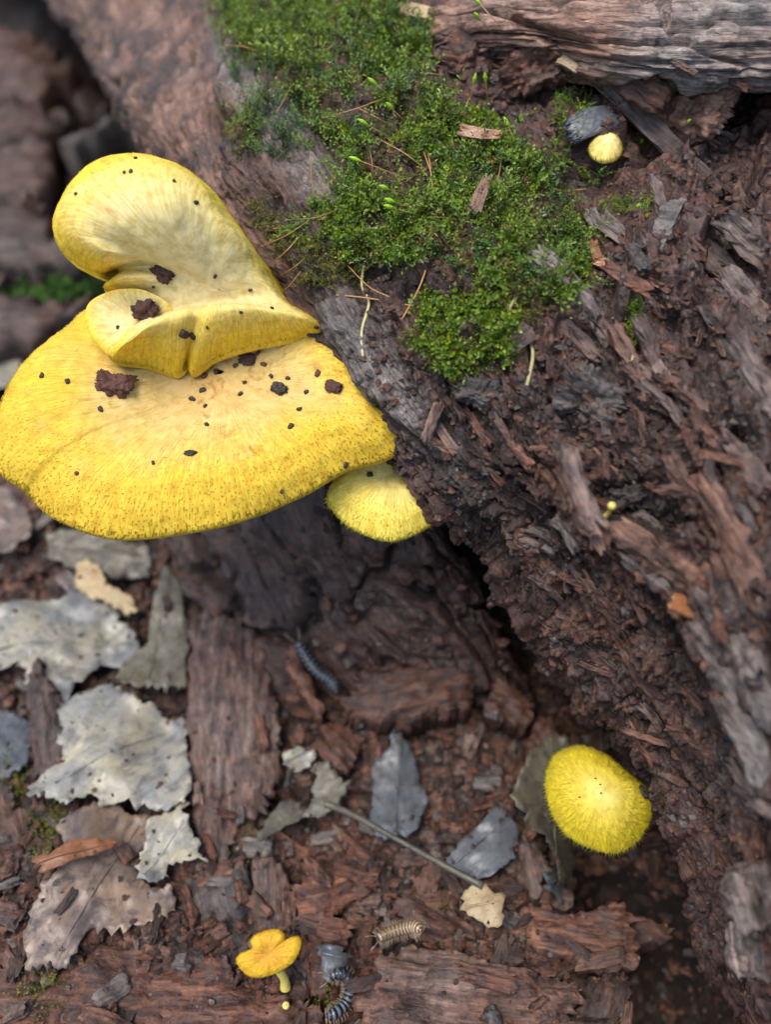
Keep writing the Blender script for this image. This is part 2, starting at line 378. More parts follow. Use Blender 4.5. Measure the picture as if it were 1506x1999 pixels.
NR, NC = LG.shape[:2]
LN = grid_normals(LG); 
if LN[400, 300, 2] < 0: LN = -LN
V = LG.reshape(-1, 3); N = LN.reshape(-1, 3); PX, PY = proj(V)
s_ = V @ UAX; arc = np.concatenate([np.zeros((NR, 1)), np.cumsum(np.linalg.norm(np.diff(LG, axis=1), axis=2), axis=1)], 1)
t_ = np.repeat(tc_[None, :] * 2.6, NR, 0).ravel(); colp = np.repeat(tc_[None, :], NR, 0).ravel(); rowp = np.repeat(tr[:, None], NC, 1).ravel() - 2
def blob(lst, base=0.):
    r = np.full(len(V), base)
    for px, py, rx, ry, ang, val in lst:
        a = math.radians(ang); dx, dy = PX - px, PY - py
        u = (dx * math.cos(a) + dy * math.sin(a)) / rx; v = (-dx * math.sin(a) + dy * math.cos(a)) / ry
        r += val * np.exp(-(u * u + v * v))
    return r
wp = np.stack([s_, t_, V[:, 2]], 1)
warp = .5 * fbm(wp * np.array((.35, .6, .6)), 3)
side = sstep(3.05, 2.75, colp)                                     # the flank below the ridge line
farside = side * sstep(4.6, 3.2, rowp)                             # smooth bare wood of the far flank
crum = np.clip(blob([(1100, 1150, 170, 260, 60, 1.), (1200, 1400, 120, 250, 60, .9), (1000, 900, 160, 120, 30, .8), (1000, 120, 200, 70, 0, .9),
                     (1150, 770, 140, 80, 0, .7), (1330, 880, 130, 120, 0, .7), (1250, 1000, 90, 60, 0, .8), (1350, 230, 180, 100, 0, .8), (780, 540, 150, 60, 20, .8)], .2), 0, 1)
fibz = np.clip(1.1 - crum * .8, .15, 1)
w2 = .35 * fbm(wp * np.array((1.1, 1.6, 1.6)) + 4, 3)
d1, d2, cid = worley2(s_ * .26 + warp * .9 + w2 * .5, t_ * 1.1 + warp * 1.3 + w2, 5)
e1, e2, eid = worley2(s_ * .75 + warp + w2, t_ * 3.6 + warp * 1.5 + w2 * 2, 9)
right = sstep(700, 1250, PX + .35 * PY - 250)
blk = (.55 * (cid - .5) * right + .22 * (cid - .5)) * sstep(0, .10, d2 - d1) - (.20 * right + .05) * sstep(.10, 0, d2 - d1)
blk2 = (.30 * (eid - .5) * right + .10 * (eid - .5)) * sstep(0, .09, e2 - e1) - (.05 * right + .03) * sstep(.09, 0, e2 - e1)
fs = np.stack([s_ * .35 + warp * .4, t_ * 3.2 + warp, np.zeros_like(s_)], 1)
fib = .10 * ridged(fs, 3) + .05 * ridged(np.stack([s_ * .9, t_ * 9 + warp * 2, np.ones_like(s_)], 1), 2)
big = .30 * fbm(V * .45, 3) * (1 - .6 * farside)
gran = crum * (.30 * fbm(V * 1.5 + 5, 4) + .17 * (.5 - worley3(V * 2.6 + .25 * fbm(V * 3, 2)[:, None])) + .07 * (.5 - worley3(V * 7.)))
dips = blob([(434, 240, 14, 30, -20, -.9), (1190, 155, 70, 28, 0, -.9), (1420, 180, 60, 25, 0, -.7), (1250, 1000, 70, 42, 15, -.8), (745, 535, 85, 35, 15, -.5),
             (600, 200, 40, 25, 30, -.35), (545, 415, 15, 60, -30, -.3), (1390, 640, 120, 25, 25, -.6), (1440, 830, 60, 25, 40, -.6), (1120, 830, 60, 30, 20, -.4),
             (1180, 1280, 20, 120, -40, -.5), (1250, 1520, 25, 90, -30, -.5), (1330, 1300, 22, 130, -38, -.5), (1000, 960, 70, 25, 25, -.45), (900, 760, 40, 25, 0, -.3),
             (950, 240, 60, 30, 0, -.3), (1130, 320, 60, 30, 0, -.4), (372, 108, 5, 11, 0, -.5), (330, 190, 6, 10, 0, -.4), (228, 165, 7, 9, 0, -.4),
             (700, 700, 18, 120, -38, .25), (830, 840, 25, 110, -45, .3), (620, 350, 20, 150, -30, .2), (1130, 960, 30, 130, -18, .35), (1280, 1080, 90, 35, 30, .35)])
disp = big + (blk + blk2) * (1 - .85 * farside) + fib * fibz * (1 - .5 * farside) + gran * (1 - .8 * farside) + dips
disp += (1 - .7 * farside) * (.09 * fbm(V * 3.3 + 2, 3) + .05 * np.abs(fbm(V * 9 + 6, 2)))
disp += farside * (.12 * fbm(V * 1.1 + 3, 3) + .06 * fbm(V * 5, 3) + .05 * ridged(np.stack([s_ * .6, t_ * 4, np.zeros_like(s_)], 1)))
rag = sstep(2.45, 2.0, colp) * (.35 * fbm(V * 1.2 + 8, 3) + .12 * fbm(V * 5, 2)); disp += rag * (1 - .5 * farside)
fade = sstep(0, 1, colp); disp = disp * (.3 + .7 * fade)
LV = V + N * disp[:, None]; LF = grid_faces(NR, NC)
tone = blob([(560, 260, 40, 170, -35, 1.), (600, 340, 50, 150, -35, .9), (690, 640, 50, 150, -40, .8), (780, 780, 50, 150, -40, .9), (850, 880, 50, 110, -40, .7), (450, 130, 30, 90, -25, .8),
             (1450, 1350, 120, 250, 0, .7), (1430, 560, 150, 140, 0, .5), (1150, 600, 130, 60, 40, .6), (1140, 770, 90, 60, 0, .7), (1480, 860, 100, 200, 0, .5), (170, 110, 40, 140, -35, .6), (1100, 1130, 150, 200, 50, -.35),
             (1040, 1150, 40, 140, -35, .5)], .12) - .7 * farside
rot_shade = np.clip(blob([(750, 535, 110, 45, 15, .8), (920, 960, 110, 60, 30, .75), (950, 860, 90, 50, 30, .7), (1250, 990, 75, 50, 0, .95), (1030, 1200, 25, 150, -30, .6), (1000, 800, 80, 40, 0, .5), (930, 1000, 70, 25, 10, .6),
                    (640, 600, 30, 120, -35, .3), (840, 300, 120, 100, 30, .45), (600, 220, 60, 60, 0, .4), (1130, 320, 60, 40, 0, .6), (180, 130, 22, 120, -35, .55), (700, 780, 14, 130, -38, .5), (1200, 1620, 150, 200, 45, .3)], .08)
              + .9 * sstep(.05, -.25, disp) * (crum * .5 + .3), 0, 1)  # darker where the surface is sunken
rot_shade = np.clip(rot_shade + .9 * sstep(1.9, 1.3, colp) + farside * (.75 * sstep(.0, .35, fbm(V * .9 + 21, 4)) + .35 * sstep(2.5, 2.0, colp)), 0, 1)  # darker on the underside and along the far flank's lower edge
pale = np.clip(blob([(1130, 980, 22, 100, -16, .6), (1420, 1050, 22, 120, -30, .35), (370, 130, 35, 190, -30, .45), (420, 330, 20, 120, -35, .25), (1280, 1085, 90, 22, 32, .35), (555, 260, 35, 130, -35, .75), (600, 345, 38, 110, -35, .7), (700, 660, 32, 140, -40, .65), (780, 780, 26, 120, -42, .65), (850, 880, 24, 80, -45, .5), (455, 150, 25, 90, -25, .5)]) + farside * (.62 + .5 * fbm(V * .7 + 40, 3)), 0, .8)
GC = np.stack([s_, t_, disp * 2 + V[:, 2] * .25], 1)
log_root = empty('rotten_log', P(1180, 1100, 0))
tag(log_root, 'big crumbling red-brown rotten log with mossy top lying across the litter', 'log')
body = mk('log_body', LV, LF, MLOG, log_root, attrs={'gco': GC, 'tone': np.clip(tone, 0, 1), 'rot_shade': rot_shade, 'pale': pale})
B_L = bvh(body, LV, LF)

# lower flank: the sloping buttress of old wood under the mushrooms
fr = [[(230, 700, 3.0), (420, 690, 4.6), (600, 700, 6.2), (740, 780, 7.0), (850, 860, 6.4)],
      [(330, 1000, 1.6), (480, 980, 3.2), (640, 1010, 4.8), (790, 1020, 5.8), (850, 1040, 5.0)],
      [(370, 1120, 1.0), (520, 1100, 2.5), (680, 1110, 3.9), (830, 1110, 4.5), (900, 1130, 3.4)],
      [(400, 1230, .6), (570, 1210, 1.8), (730, 1200, 2.8), (890, 1190, 3.2), (950, 1220, 2.2)],
      [(440, 1350, .1), (620, 1310, 1.0), (790, 1280, 1.7), (950, 1280, 1.8), (1000, 1310, 1.0)],
      [(490, 1460, -.6), (680, 1410, .0), (840, 1370, .3), (990, 1370, .4), (1040, 1390, -.4)],
      [(520, 1560, -1.6), (720, 1500, -1.4), (880, 1440, -1.4), (1020, 1450, -1.4), (1060, 1460, -2)]]
fc = np.array([[P(*q) for q in r] for r in fr])
rgt = fc[:, -1:] + np.array((.9, .6, -3.5)); lft = fc[:, :1] + np.array((-1.2, .3, -2.)); fc = np.concatenate([lft, fc, rgt], 1)
fu = np.linspace(0, fc.shape[0] - 1, 210); fv = np.linspace(0, fc.shape[1] - 1, 260)
FG = cat(fc, fu); FG = np.swapaxes(cat(np.swapaxes(FG, 0, 1), fv), 0, 1); FN = grid_normals(FG)
if FN[100, 130, 2] < 0: FN = -FN
FV = FG.reshape(-1, 3); FU = np.repeat(fu[:, None], 260, 1).ravel() * 1.9; FVp = np.repeat(fv[None], 210, 0).ravel() * 1.7
wq = np.stack([FU, FVp, FVp * 0], 1); fw = .6 * fbm(wq * np.array((.3, .6, 1)), 3)
d1, d2, cid = worley2(FU * .22 + fw * .5, FVp * .9 + fw, 21)
fd = .45 * (cid - .5) * sstep(0, .2, d2 - d1) - .5 * sstep(.16, 0, d2 - d1) + .16 * ridged(np.stack([FU * .3, FVp * 2.4 + fw, FVp * 0], 1)) + .12 * fbm(FV * 1.7, 4)
FD = FV + FN.reshape(-1, 3) * fd[:, None]; FF = grid_faces(210, 260)
flank = mk('lower_flank', FD, FF, MLOG, log_root, attrs={'gco': np.stack([FU, FVp, fd * 2], 1), 'tone': .35 + 0 * FU, 'rot_shade': np.clip(.5 + .5 * sstep(0, -.3, fd), 0, 1), 'pale': 0 * FU})  # shade under the caps painted into the wood colour, darker still in cracks
B_F = bvh(flank, FD, FF)

# weathered outer layer of the log, grain running across, far side
pr = [[(780, -260, 11.0), (1000, -250, 12.6), (1250, -230, 13.0), (1500, -210, 13.2), (1800, -190, 13.2)],
      [(790, -60, 11.6), (1000, -90, 12.9), (1250, -90, 13.3), (1500, -70, 13.5), (1800, -60, 13.5)],
      [(800, 40, 11.6), (1000, 15, 12.8), (1250, 20, 13.2), (1500, 30, 13.4), (1800, 30, 13.4)],
      [(830, 85, 11.4), (1000, 75, 12.4), (1240, 110, 12.8), (1500, 110, 13.0), (1800, 110, 13.0)],
      [(850, 105, 11.1), (1010, 112, 11.9), (1240, 158, 12.2), (1500, 168, 12.3), (1800, 160, 12.3)],
      [(860, 100, 10.6), (1010, 90, 11.4), (1240, 120, 11.4), (1500, 130, 11.6), (1800, 130, 11.6)],
      [(860, 40, 10.0), (1010, 20, 10.8), (1240, 40, 11.0), (1500, 40, 11.0), (1800, 40, 11.0)]]
pc_ = np.array([[P(*q) for q in r] for r in pr]); pu = np.linspace(0, 6, 190); pv = np.linspace(0, 4, 300)
PG = cat(pc_, pu); PG = np.swapaxes(cat(np.swapaxes(PG, 0, 1), pv), 0, 1); PN = grid_normals(PG)
if PN[60, 150, 2] < 0: PN = -PN
PV = PG.reshape(-1, 3); pU = np.repeat(pu[:, None], 300, 1).ravel() * 1.5; pVv = np.repeat(pv[None], 190, 0).ravel() * 2.8
fw = .5 * fbm(np.stack([pVv * .3, pU * .6, pU * 0], 1), 3)
d1, d2, cid = worley2(pVv * .30 + fw * .6, pU * 1.5 + fw, 31); e1, e2, eid = worley2(pVv * .7 + fw, pU * 4 + fw * 2, 33)
pd = .38 * (cid - .5) * sstep(0, .15, d2 - d1) - .22 * sstep(.14, 0, d2 - d1) + .16 * (eid - .5) * sstep(0, .2, e2 - e1) + .10 * ridged(np.stack([pVv * .3, pU * 3.5 + fw, pU * 0], 1)) + .08 * fbm(PV * 2, 3)
PD = PV + PN.reshape(-1, 3) * pd[:, None]; pX, pY = proj(PV)
plank = mk('weathered_layer', PD, grid_faces(190, 300), MLOG, log_root,
           attrs={'gco': np.stack([pVv, pU, pd * 2], 1), 'tone': np.clip(.1 + .7 * sstep(1130, 1300, pX), 0, 1), 'rot_shade': .55 * sstep(0, -.25, pd), 'pale': np.full(len(pX), .85)})  # darker in the grooves
B_P = bvh(plank, PD, grid_faces(190, 300))
BV = {'g': B_G, 'l': B_L, 'f': B_F, 'p': B_P}
CAMP = Vector((0, 0, CAM_H))
def hit(px, py, which='glfp'):
    d = Vector(ray(px, py)).normalized(); best = None
    for k in which:
        h = BV[k].ray_cast(CAMP, d)
        if h[0] is not None and (best is None or h[3] < best[3]): best = h
    if best is None: return P(px, py, 0), np.array((0, 0, 1.)), 30
    n = np.array(best[1]); 
    if n @ np.array(d) > 0: n = -n
    return np.array(best[0]), n, best[3]

# ================================================================== MUSHROOMS
def tufts(name, parent, G, Nn, rad, mat, n, rmin, ln, wd, rimn, up=.5, seed=1, keep=None):
    """small pointed scales standing on the cap grid G (nr, nphi, 3), rows from centre to rim"""
    r = np.random.default_rng(seed); nr, nph = G.shape[:2]; Vs = []; Fs = []; tip = []
    itm = []
    tries = 0; occ = {}
    while len(itm) < n and tries < n * 12:
        tries += 1
        q = rmin + (1 - rmin) * math.sqrt(r.random()); ph = r.random() * nph; i = np.searchsorted(rad, q); i = min(max(i, 1), nr - 2); j = int(ph)
        p = G[i, j]
        if keep and not keep(q, j / nph): continue
        c = tuple(np.floor(p / (wd * 5.2)).astype(int))
        if c in occ: continue
        occ[c] = 1; itm.append((i, j, 1.))
    for j in range(rimn): itm.append((nr - 1 - r.integers(0, 3), int(j * nph / rimn + r.random() * 2) % nph, 1.9))
    for i, j, k in itm:
        p = G[i, j]; nn = Nn[i, j]; ro = G[i, j] - G[max(i - 4, 0), j]; ro = ro / (np.linalg.norm(ro) + 1e-9)
        e = np.cross(ro, nn); e = e / (np.linalg.norm(e) + 1e-9)
        d = ro + nn * up * (.15 if k > 1 else 1.) + e * r.normal(0, .25); d /= np.linalg.norm(d)
        L = ln * k * r.uniform(.6, 1.3); w_ = wd * r.uniform(.8, 1.25) * (1.5 if k > 1.5 else 1.); b0 = p - nn * wd * .5 - d * w_ * .5
        a0 = len(Vs); Vs += [b0 + e * w_, b0 - e * w_, b0 + nn * w_ * 1.3, p + d * L]; tip += [0, 0, .25, 1 if k < 1.5 else .6]
        Fs += [(a0, a0 + 2, a0 + 3), (a0 + 2, a0 + 1, a0 + 3), (a0 + 1, a0, a0 + 3)]
    o = mk(name, np.array(Vs), Fs, mat, parent, attrs={'tip': tip}, smooth=True); o['kind'] = 'stuff'; return o

def cap_finish(root, G, rad, mat, thick, stemtop, stembase, stem_r, gill_n, stain=None, amp=.05, seed=1):
    """G (nr, nphi, 3): upper surface, centre to rim. Adds cap (upper skin + flesh), gills and stem under root."""
    nr, nph = G.shape[:2]
    N_ = grid_normals(np.concatenate([G, G[:, :2]], 1))[:, :nph]
    if N_[nr // 2, :, 2].mean() < 0: N_ = -N_
    X = G.reshape(-1, 3); rr = np.repeat(rad[:, None], nph, 1)
    dsp = (amp * fbm(X * .9 + seed, 3) + amp * .25 * fbm(X * 5, 2)).reshape(nr, nph) * (1 - .5 * rr ** 6)
    G = G + N_ * dsp[..., None]
    # lip rolls under
    C = G[0].mean(0); inner = []
    for k, (f, dz) in enumerate(((.0, .35), (-.02, .75), (-.06, 1.0), (-.13, 1.05))):
        q = G[-1] + (G[-1] - G[-5]) / (np.linalg.norm(G[-1] - G[-5], axis=1)[:, None] + 1e-6) * 0
        q = G[-1] + f * (G[-1] - C); q[:, 2] -= thick * dz; inner.append(q)
    A = np.concatenate([G, np.array(inner)], 0); AX = A.reshape(-1, 3)
    ph = np.repeat(np.linspace(0, 1, nph, endpoint=False)[None], A.shape[0], 0).ravel()
    R_ = np.linalg.norm(G[-1] - C, axis=1).mean()
    ra = np.concatenate([rad, np.ones(4)]); ra2 = np.repeat(ra[:, None], nph, 1).ravel()
    tri = 2 * math.pi * ph
    pc = np.stack([R_ * .7 * np.cos(tri) * 1.2 + 3, ra2 * R_, R_ * .7 * np.sin(tri)], 1)
    pc = np.stack([R_ * 1.2 * np.abs(((ph * 2 + .37) % 2) - 1) * math.pi, ra2 * R_, 0 * ph], 1)
    st = stain(AX) if stain else np.full(len(AX), .25)
    cap = mk('cap', AX, grid_faces(A.shape[0], nph, True), mat, root, attrs={'gco': AX, 'rad': ra2, 'pc': pc, 'stain': st})
    # gills: a pleated skirt from lip to stem
    gi = []
    top = np.array(stemtop, float)
    for k, f in enumerate(np.linspace(.0, 1., 9)):
        q = A[-1] * (1 - f) + (top + (A[-1] - C) * .10) * f
        q = q.copy(); q[:, 2] -= thick * .6 * math.sin(f * math.pi) * .5
        if 0 < k < 8: q[:, 2] += .10 * thick * np.cos(np.arange(nph) * math.pi)
        gi.append(q)
    gi = np.array(gi); mk('gills', gi.reshape(-1, 3), grid_faces(9, nph, True), M_GILL, root)
    tube('stem', [top + np.array((0, 0, thick * .3)), (top + stembase) / 2 + np.array((.05, 0, -.1)), np.array(stembase, float)], [stem_r, stem_r * .85, stem_r * 1.1], M_STEM, root, 14)
    return cap, G, N_

def tube(name, pts, radii, mat, parent=None, seg=6, n=None, org=None, data_only=False):
    pts = np.array(pts, float); n = n or max(6, len(pts) * 5); t = np.linspace(0, len(pts) - 1, n)
    C = cat(pts, t); R = np.interp(t, np.arange(len(pts)), np.array(radii, float) if np.ndim(radii) else np.full(len(pts), radii))
    T = np.gradient(C, axis=0); T /= np.linalg.norm(T, axis=1)[:, None] + 1e-9
    up = np.array((.31, .22, .92)); a = np.cross(T, up); a /= np.linalg.norm(a, axis=1)[:, None] + 1e-9; b = np.cross(T, a)
    th = np.linspace(0, 2 * math.pi, seg, endpoint=False)
    Vv = C[:, None] + R[:, None, None] * (np.cos(th)[None, :, None] * a[:, None] + np.sin(th)[None, :, None] * b[:, None])
    Vv = Vv.reshape(-1, 3); Fc = [tuple(f) for f in grid_faces(n, seg, True)] + [tuple(range(seg)), tuple(range((n - 1) * seg, n * seg))[::-1]]
    if data_only: return Vv, Fc
    return mk(name, Vv, Fc, mat, parent, org=org, attrs={'gco': Vv})

def round_cap(centre, rim, prof, nr=60, nph=320):
    """prof: list of (r, lift) added in cm to the straight line centre -> rim"""
    C = P(*centre); R = np.array([P(*q) for q in rim]); Rr = catc(R, np.linspace(0, len(R), nph, endpoint=False))
    rad = np.linspace(0.01, 1, nr) ** .85; lift = np.interp(rad, [q[0] for q in prof], [q[1] for q in prof])
    k = np.array([.25, .5, .25])
    for _ in range(6): lift[1:-1] = np.convolve(lift, k, 'valid')
    G = C[None, None] * (1 - rad[:, None, None]) + Rr[None] * rad[:, None, None]; G[..., 2] += lift[:, None]
    return G, rad

# --- broad cap
rim = [(-12, 860, 8.6), (2, 925, 8.35), (45, 955, 8.25), (58, 968, 8.2), (95, 1002, 8.15), (180, 1036, 8.1), (270, 1047, 8.1), (400, 1034, 8.1), (500, 1010, 8.15), (600, 966, 8.2), (680, 915, 8.3), (757, 890, 8.4),
       (800, 850, 8.5), (770, 770, 8.7), (700, 680, 8.9), (600, 620, 9.1), (480, 590, 9.2), (350, 585, 9.2), (240, 592, 9.1), (165, 607, 9.0), (110, 650, 8.95), (55, 695, 8.85), (8, 770, 8.75)]
big_root = empty('broad_mushroom', P(420, 760, 5)); tag(big_root, 'largest yellow mushroom, broad flat scaly cap jutting out from the log flank', 'mushroom')
G, rad = round_cap((430, 725, 8.75), rim, [(0, 0), (.2, .0), (.45, .22), (.65, .46), (.8, .50), (.92, .30), (1, 0)], 90, 520)
phi = np.linspace(0, 1, 520, endpoint=False)
G[..., 2] += .10 * (rad[:, None] ** 2) * np.sin(phi * 2 * math.pi * 3 + 1)[None]
px_, py_ = proj(G.reshape(-1, 3)); G[..., 2] -= (.22 * np.exp(-(((px_ - 507) * .8 + (py_ - 880) * .6) / 16) ** 2 - ((-(px_ - 507) * .6 + (py_ - 880) * .8) / 5.5) ** 2)).reshape(G.shape[:2])
CB = P(430, 740, 8.7)
cap_big, Gb, Nb = cap_finish(big_root, G, rad, MF_BIG, .28, P(470, 720, 7.9), P(690, 800, 6.6), .55, 90,
    stain=lambda X: np.clip(1.5 * np.exp(-((X[:, 0] - CB[0] - .6) ** 2 + (X[:, 1] - CB[1]) ** 2) / 2.2), 0, 1), amp=.07, seed=3)
tufts('cap_scale', cap_big, Gb, Nb, rad, MT_BIG, 3300, .60, .038, .018, 560, .6, 3, keep=lambda q, f: q > .66 + .12 * math.sin(f * 40) or random.random() < .12)

# --- upper fused mushroom: rounded lobe + wavy lip
sp = [[(500, 560, 10.2), (545, 580, 10.0), (575, 600, 9.2)], [(470, 522, 10.6), (505, 530, 10.4), (540, 545, 9.6)], [(447, 492, 11.0), (475, 470, 11.0), (500, 490, 10.2)],
      [(412, 462, 11.3), (428, 420, 11.5), (458, 430, 10.7)], [(372, 442, 11.6), (370, 352, 12.0), (395, 352, 11.3)], [(332, 440, 11.75), (290, 328, 12.2), (285, 300, 11.3)],
      [(292, 450, 11.6), (200, 352, 12.1), (168, 325, 11.2)], [(270, 470, 11.4), (142, 400, 11.8), (103, 420, 10.8)], [(268, 490, 11.1), (146, 455, 11.5), (126, 497, 10.4)],
      [(290, 508, 10.8), (205, 498, 11.2), (192, 534, 10.2)], [(320, 527, 10.5), (252, 522, 10.5), (226, 532, 9.8)], [(330, 548, 10.4), (246, 540, 10.6), (200, 560, 9.9)],
      [(320, 575, 10.1), (268, 576, 10.0), (225, 592, 9.3)], [(312, 602, 9.85), (275, 622, 9.6), (232, 652, 9.0)], [(305, 620, 9.75), (240, 670, 10.1), (216, 700, 9.3)],
      [(345, 608, 9.85), (298, 632, 10.3), (288, 716, 9.0)], [(375, 601, 9.9), (350, 620, 10.25), (345, 733, 8.9)], [(390, 599, 9.95), (378, 620, 10.1), (364, 708, 8.95)],
      [(402, 598, 9.95), (396, 612, 10.15), (376, 731, 8.9)], [(420, 596, 9.95), (430, 606, 10.3), (420, 702, 9.0)], [(440, 592, 9.95), (480, 602, 10.35), (482, 682, 9.2)],
      [(465, 588, 10.0), (540, 606, 10.2), (566, 665, 9.3)], [(485, 580, 10.0), (592, 618, 10.0), (652, 657, 9.2)], [(495, 571, 10.1), (570, 600, 9.9), (612, 615, 9.2)]]
nph = 480; C = P(428, 566, 10.25); nr = 80
S = np.array([[P(*q) for q in s] for s in sp])                              # (24, 3, 3)
Sd = catc(S, np.linspace(0, len(sp), nph, endpoint=False))
ctl = np.concatenate([np.broadcast_to(C, (1, nph, 3)), np.swapaxes(Sd, 0, 1)], 0)
G = cat(ctl, np.linspace(0.03, 3, nr)); rad = np.linspace(0.02, 1, nr) ** 1.15
k3 = np.array([.25, .5, .25])
for it in range(70):
    G[1:-1] = .25 * G[:-2] + .5 * G[1:-1] + .25 * G[2:]
    if it % 8 == 0: G = .25 * np.roll(G, 1, 1) + .5 * G + .25 * np.roll(G, -1, 1)
wgt = sstep(.10, .5, np.linspace(0, 1, nr))[:, None, None]; Gs = np.fft.irfft(np.fft.rfft(G, axis=1) * np.exp(-(np.arange(nph // 2 + 1) / 2.6) ** 2)[None, :, None], nph, axis=1)
G = Gs * (1 - wgt) + G * wgt
px_, py_ = proj(G.reshape(-1, 3)); G[..., 2] -= (.10 * np.exp(-((px_ - 457) / 9) ** 2 - ((py_ - 577) / 8) ** 2)).reshape(nr, nph)
fus_root = empty('fused_mushroom', P(440, 600, 7)); tag(fus_root, 'yellow fused mushroom with a rounded upper lobe and wavy folded lip above the broad cap', 'mushroom')
cap_f, Gf, Nf = cap_finish(fus_root, G, rad, MF_TOP, .2, P(450, 580, 9.2), P(640, 640, 8.2), .45, 80, stain=lambda X: np.clip(.9 * np.exp(-((X[:, 0] - C[0]) ** 2 + (X[:, 1] - C[1]) ** 2) / .5), 0, 1), amp=.05, seed=9)
tufts('cap_scale', cap_f, Gf, Nf, rad, MT_YEL, 1500, .62, .030, .012, 520, .5, 5, keep=lambda q, f: f > .5 or f < .05)

# its side fold: a shallow cup between neck and lip
frim = [(196, 574, 10.05), (238, 563, 10.25), (286, 567, 10.3), (335, 600, 10.05), (330, 650, 9.5), (275, 684, 9.4), (218, 692, 9.5), (184, 664, 9.65), (166, 628, 9.75), (170, 594, 9.9)]
G2, rad2 = round_cap((270, 622, 9.72), frim, [(0, -.02), (.5, -.05), (.85, .03), (.95, .03), (1, -.03)], 40, 260)
Lo = G2[::-1].copy(); Lo[..., 2] -= .12; Lo[0] = (G2[-1] + Lo[0]) / 2; FA = np.concatenate([G2, Lo]); fx_ = FA.reshape(-1, 3); fr_ = np.concatenate([rad2, rad2[::-1]]); fph = np.tile(np.linspace(0, 1, 260, endpoint=False), FA.shape[0])
mk('side_fold', fx_, grid_faces(FA.shape[0], 260, True), MF_TOP, fus_root, attrs={'gco': fx_, 'rad': np.repeat(.25 + .6 * fr_ ** 3, 260), 'pc': np.c_[2.5 * np.abs((fph * 2 + .3) % 2 - 1), np.repeat(fr_, 260), 0 * fph], 'stain': np.full(len(fx_), .4)})

# --- small cap tucked under the broad one
rim = [(640, 965, 7.5), (652, 998, 7.3), (690, 1032, 7.15), (760, 1055, 7.05), (825, 1035, 7.05), (862, 1002, 7.1), (890, 950, 7.2), (860, 890, 7.4), (780, 860, 7.6), (690, 890, 7.6)]
low_root = empty('small_mushroom', P(770, 940, 5.5)); tag(low_root, 'small pale yellow mushroom half hidden between the broad cap and the log', 'mushroom')
G, rad = round_cap((775, 925, 7.45), rim, [(0, .05), (.5, .28), (.8, .22), (1, 0)], 50, 300)
cap_l, Gl, Nl = cap_finish(low_root, G, rad, MF_LOW, .16, P(790, 930, 7.0), P(850, 960, 6.2), .3, 60, amp=.03, seed=13)
tufts('cap_scale', cap_l, Gl, Nl, rad, MT_LEM, 700, .5, .045, .010, 330, .5, 7)

# --- lemon cap at the foot of the log
rim = [(1066, 1540, 3.9), (1085, 1602, 3.8), (1130, 1645, 3.75), (1195, 1665, 3.7), (1240, 1646, 3.7), (1268, 1608, 3.75), (1277, 1570, 3.8), (1262, 1536, 3.9), (1228, 1508, 4.0), (1185, 1475, 4.1), (1135, 1456, 4.15), (1092, 1470, 4.1), (1073, 1500, 4.0)]
lem_root = empty('lemon_mushroom', P(1190, 1570, .2)); tag(lem_root, 'bright lemon yellow fuzzy mushroom standing alone at the foot of the log', 'mushroom')
G, rad = round_cap((1168, 1556, 4.15), rim, [(0, .28), (.3, .30), (.6, .27), (.85, .15), (1, 0)], 50, 300)
cap_m, Gm, Nm = cap_finish(lem_root, G, rad, MF_LEM, .2, P(1185, 1570, 3.6), hit(1210, 1600, 'g')[0] + np.array((.3, .3, -.2)), .28, 60, amp=.06, seed=15)
tufts('cap_hair', cap_m, Gm, Nm, rad, MT_LEM, 1500, .45, .075, .008, 420, .9, 9)

# --- tiny orange cap on a stem
hb = P(556, 1926, 1.45); z0 = hb[2] + .85
rim = [(463, 1882, z0), (468, 1863, z0), (492, 1852, z0 + .05), (490, 1836, z0 + .1), (505, 1822, z0 + .1), (538, 1813, z0 + .1), (556, 1822, z0 + .1), (560, 1836, z0), (570, 1828, z0 + .1), (585, 1828, z0 + .12), (588, 1848, z0 + .1), (570, 1880, z0), (530, 1903, z0 - .1), (490, 1907, z0 - .1)]
org_root = empty('tiny_orange_mushroom', hb); tag(org_root, 'tiny orange-yellow mushroom with a notched cap growing from crumbly wood', 'mushroom')
G, rad = round_cap((525, 1862, z0 + .02), rim, [(0, .03), (.5, .10), (.85, .08), (1, 0)], 34, 200)
cap_o, Go, No = cap_finish(org_root, G, rad, MF_ORG, .10, P(538, 1885, z0 - .15), hb + np.array((0, 0, -.15)), .10, 40, stain=lambda X: np.clip(sstep(P(510, 1860, z0)[0], P(570, 1840, z0)[0], X[:, 0]) * 1.0 + .35, 0, 1), amp=.03, seed=17)
tufts('cap_scale', cap_o, Go, No, rad, MT_ORG, 420, .2, .028, .008, 180, .6, 11)

# --- cream button on the mossy top
hb = hit(1165, 352, 'l')[0]; z0 = hb[2] + .5
a_ = np.linspace(0, 2 * math.pi, 12, endpoint=False)
rim = [(1183 + 33 * math.cos(a), 290 - 27 * math.sin(a), z0) for a in a_]
btn_root = empty('button_mushroom', hb); tag(btn_root, 'tiny cream yellow button mushroom on a stem among the moss', 'mushroom')
G, rad = round_cap((1183, 290, z0), rim, [(0, .2), (.4, .19), (.75, .13), (.92, .05), (1, 0)], 26, 140)
cap_b, Gn, Nn_ = cap_finish(btn_root, G, rad, MF_BTN, .07, P(1180, 300, z0 - .06), hb + np.array((0, 0, -.12)), .075, 30, amp=.05, seed=19)
tufts('cap_scale', cap_b, Gn, Nn_, rad, MT_LEM, 260, .2, .03, .009, 120, .7, 13)

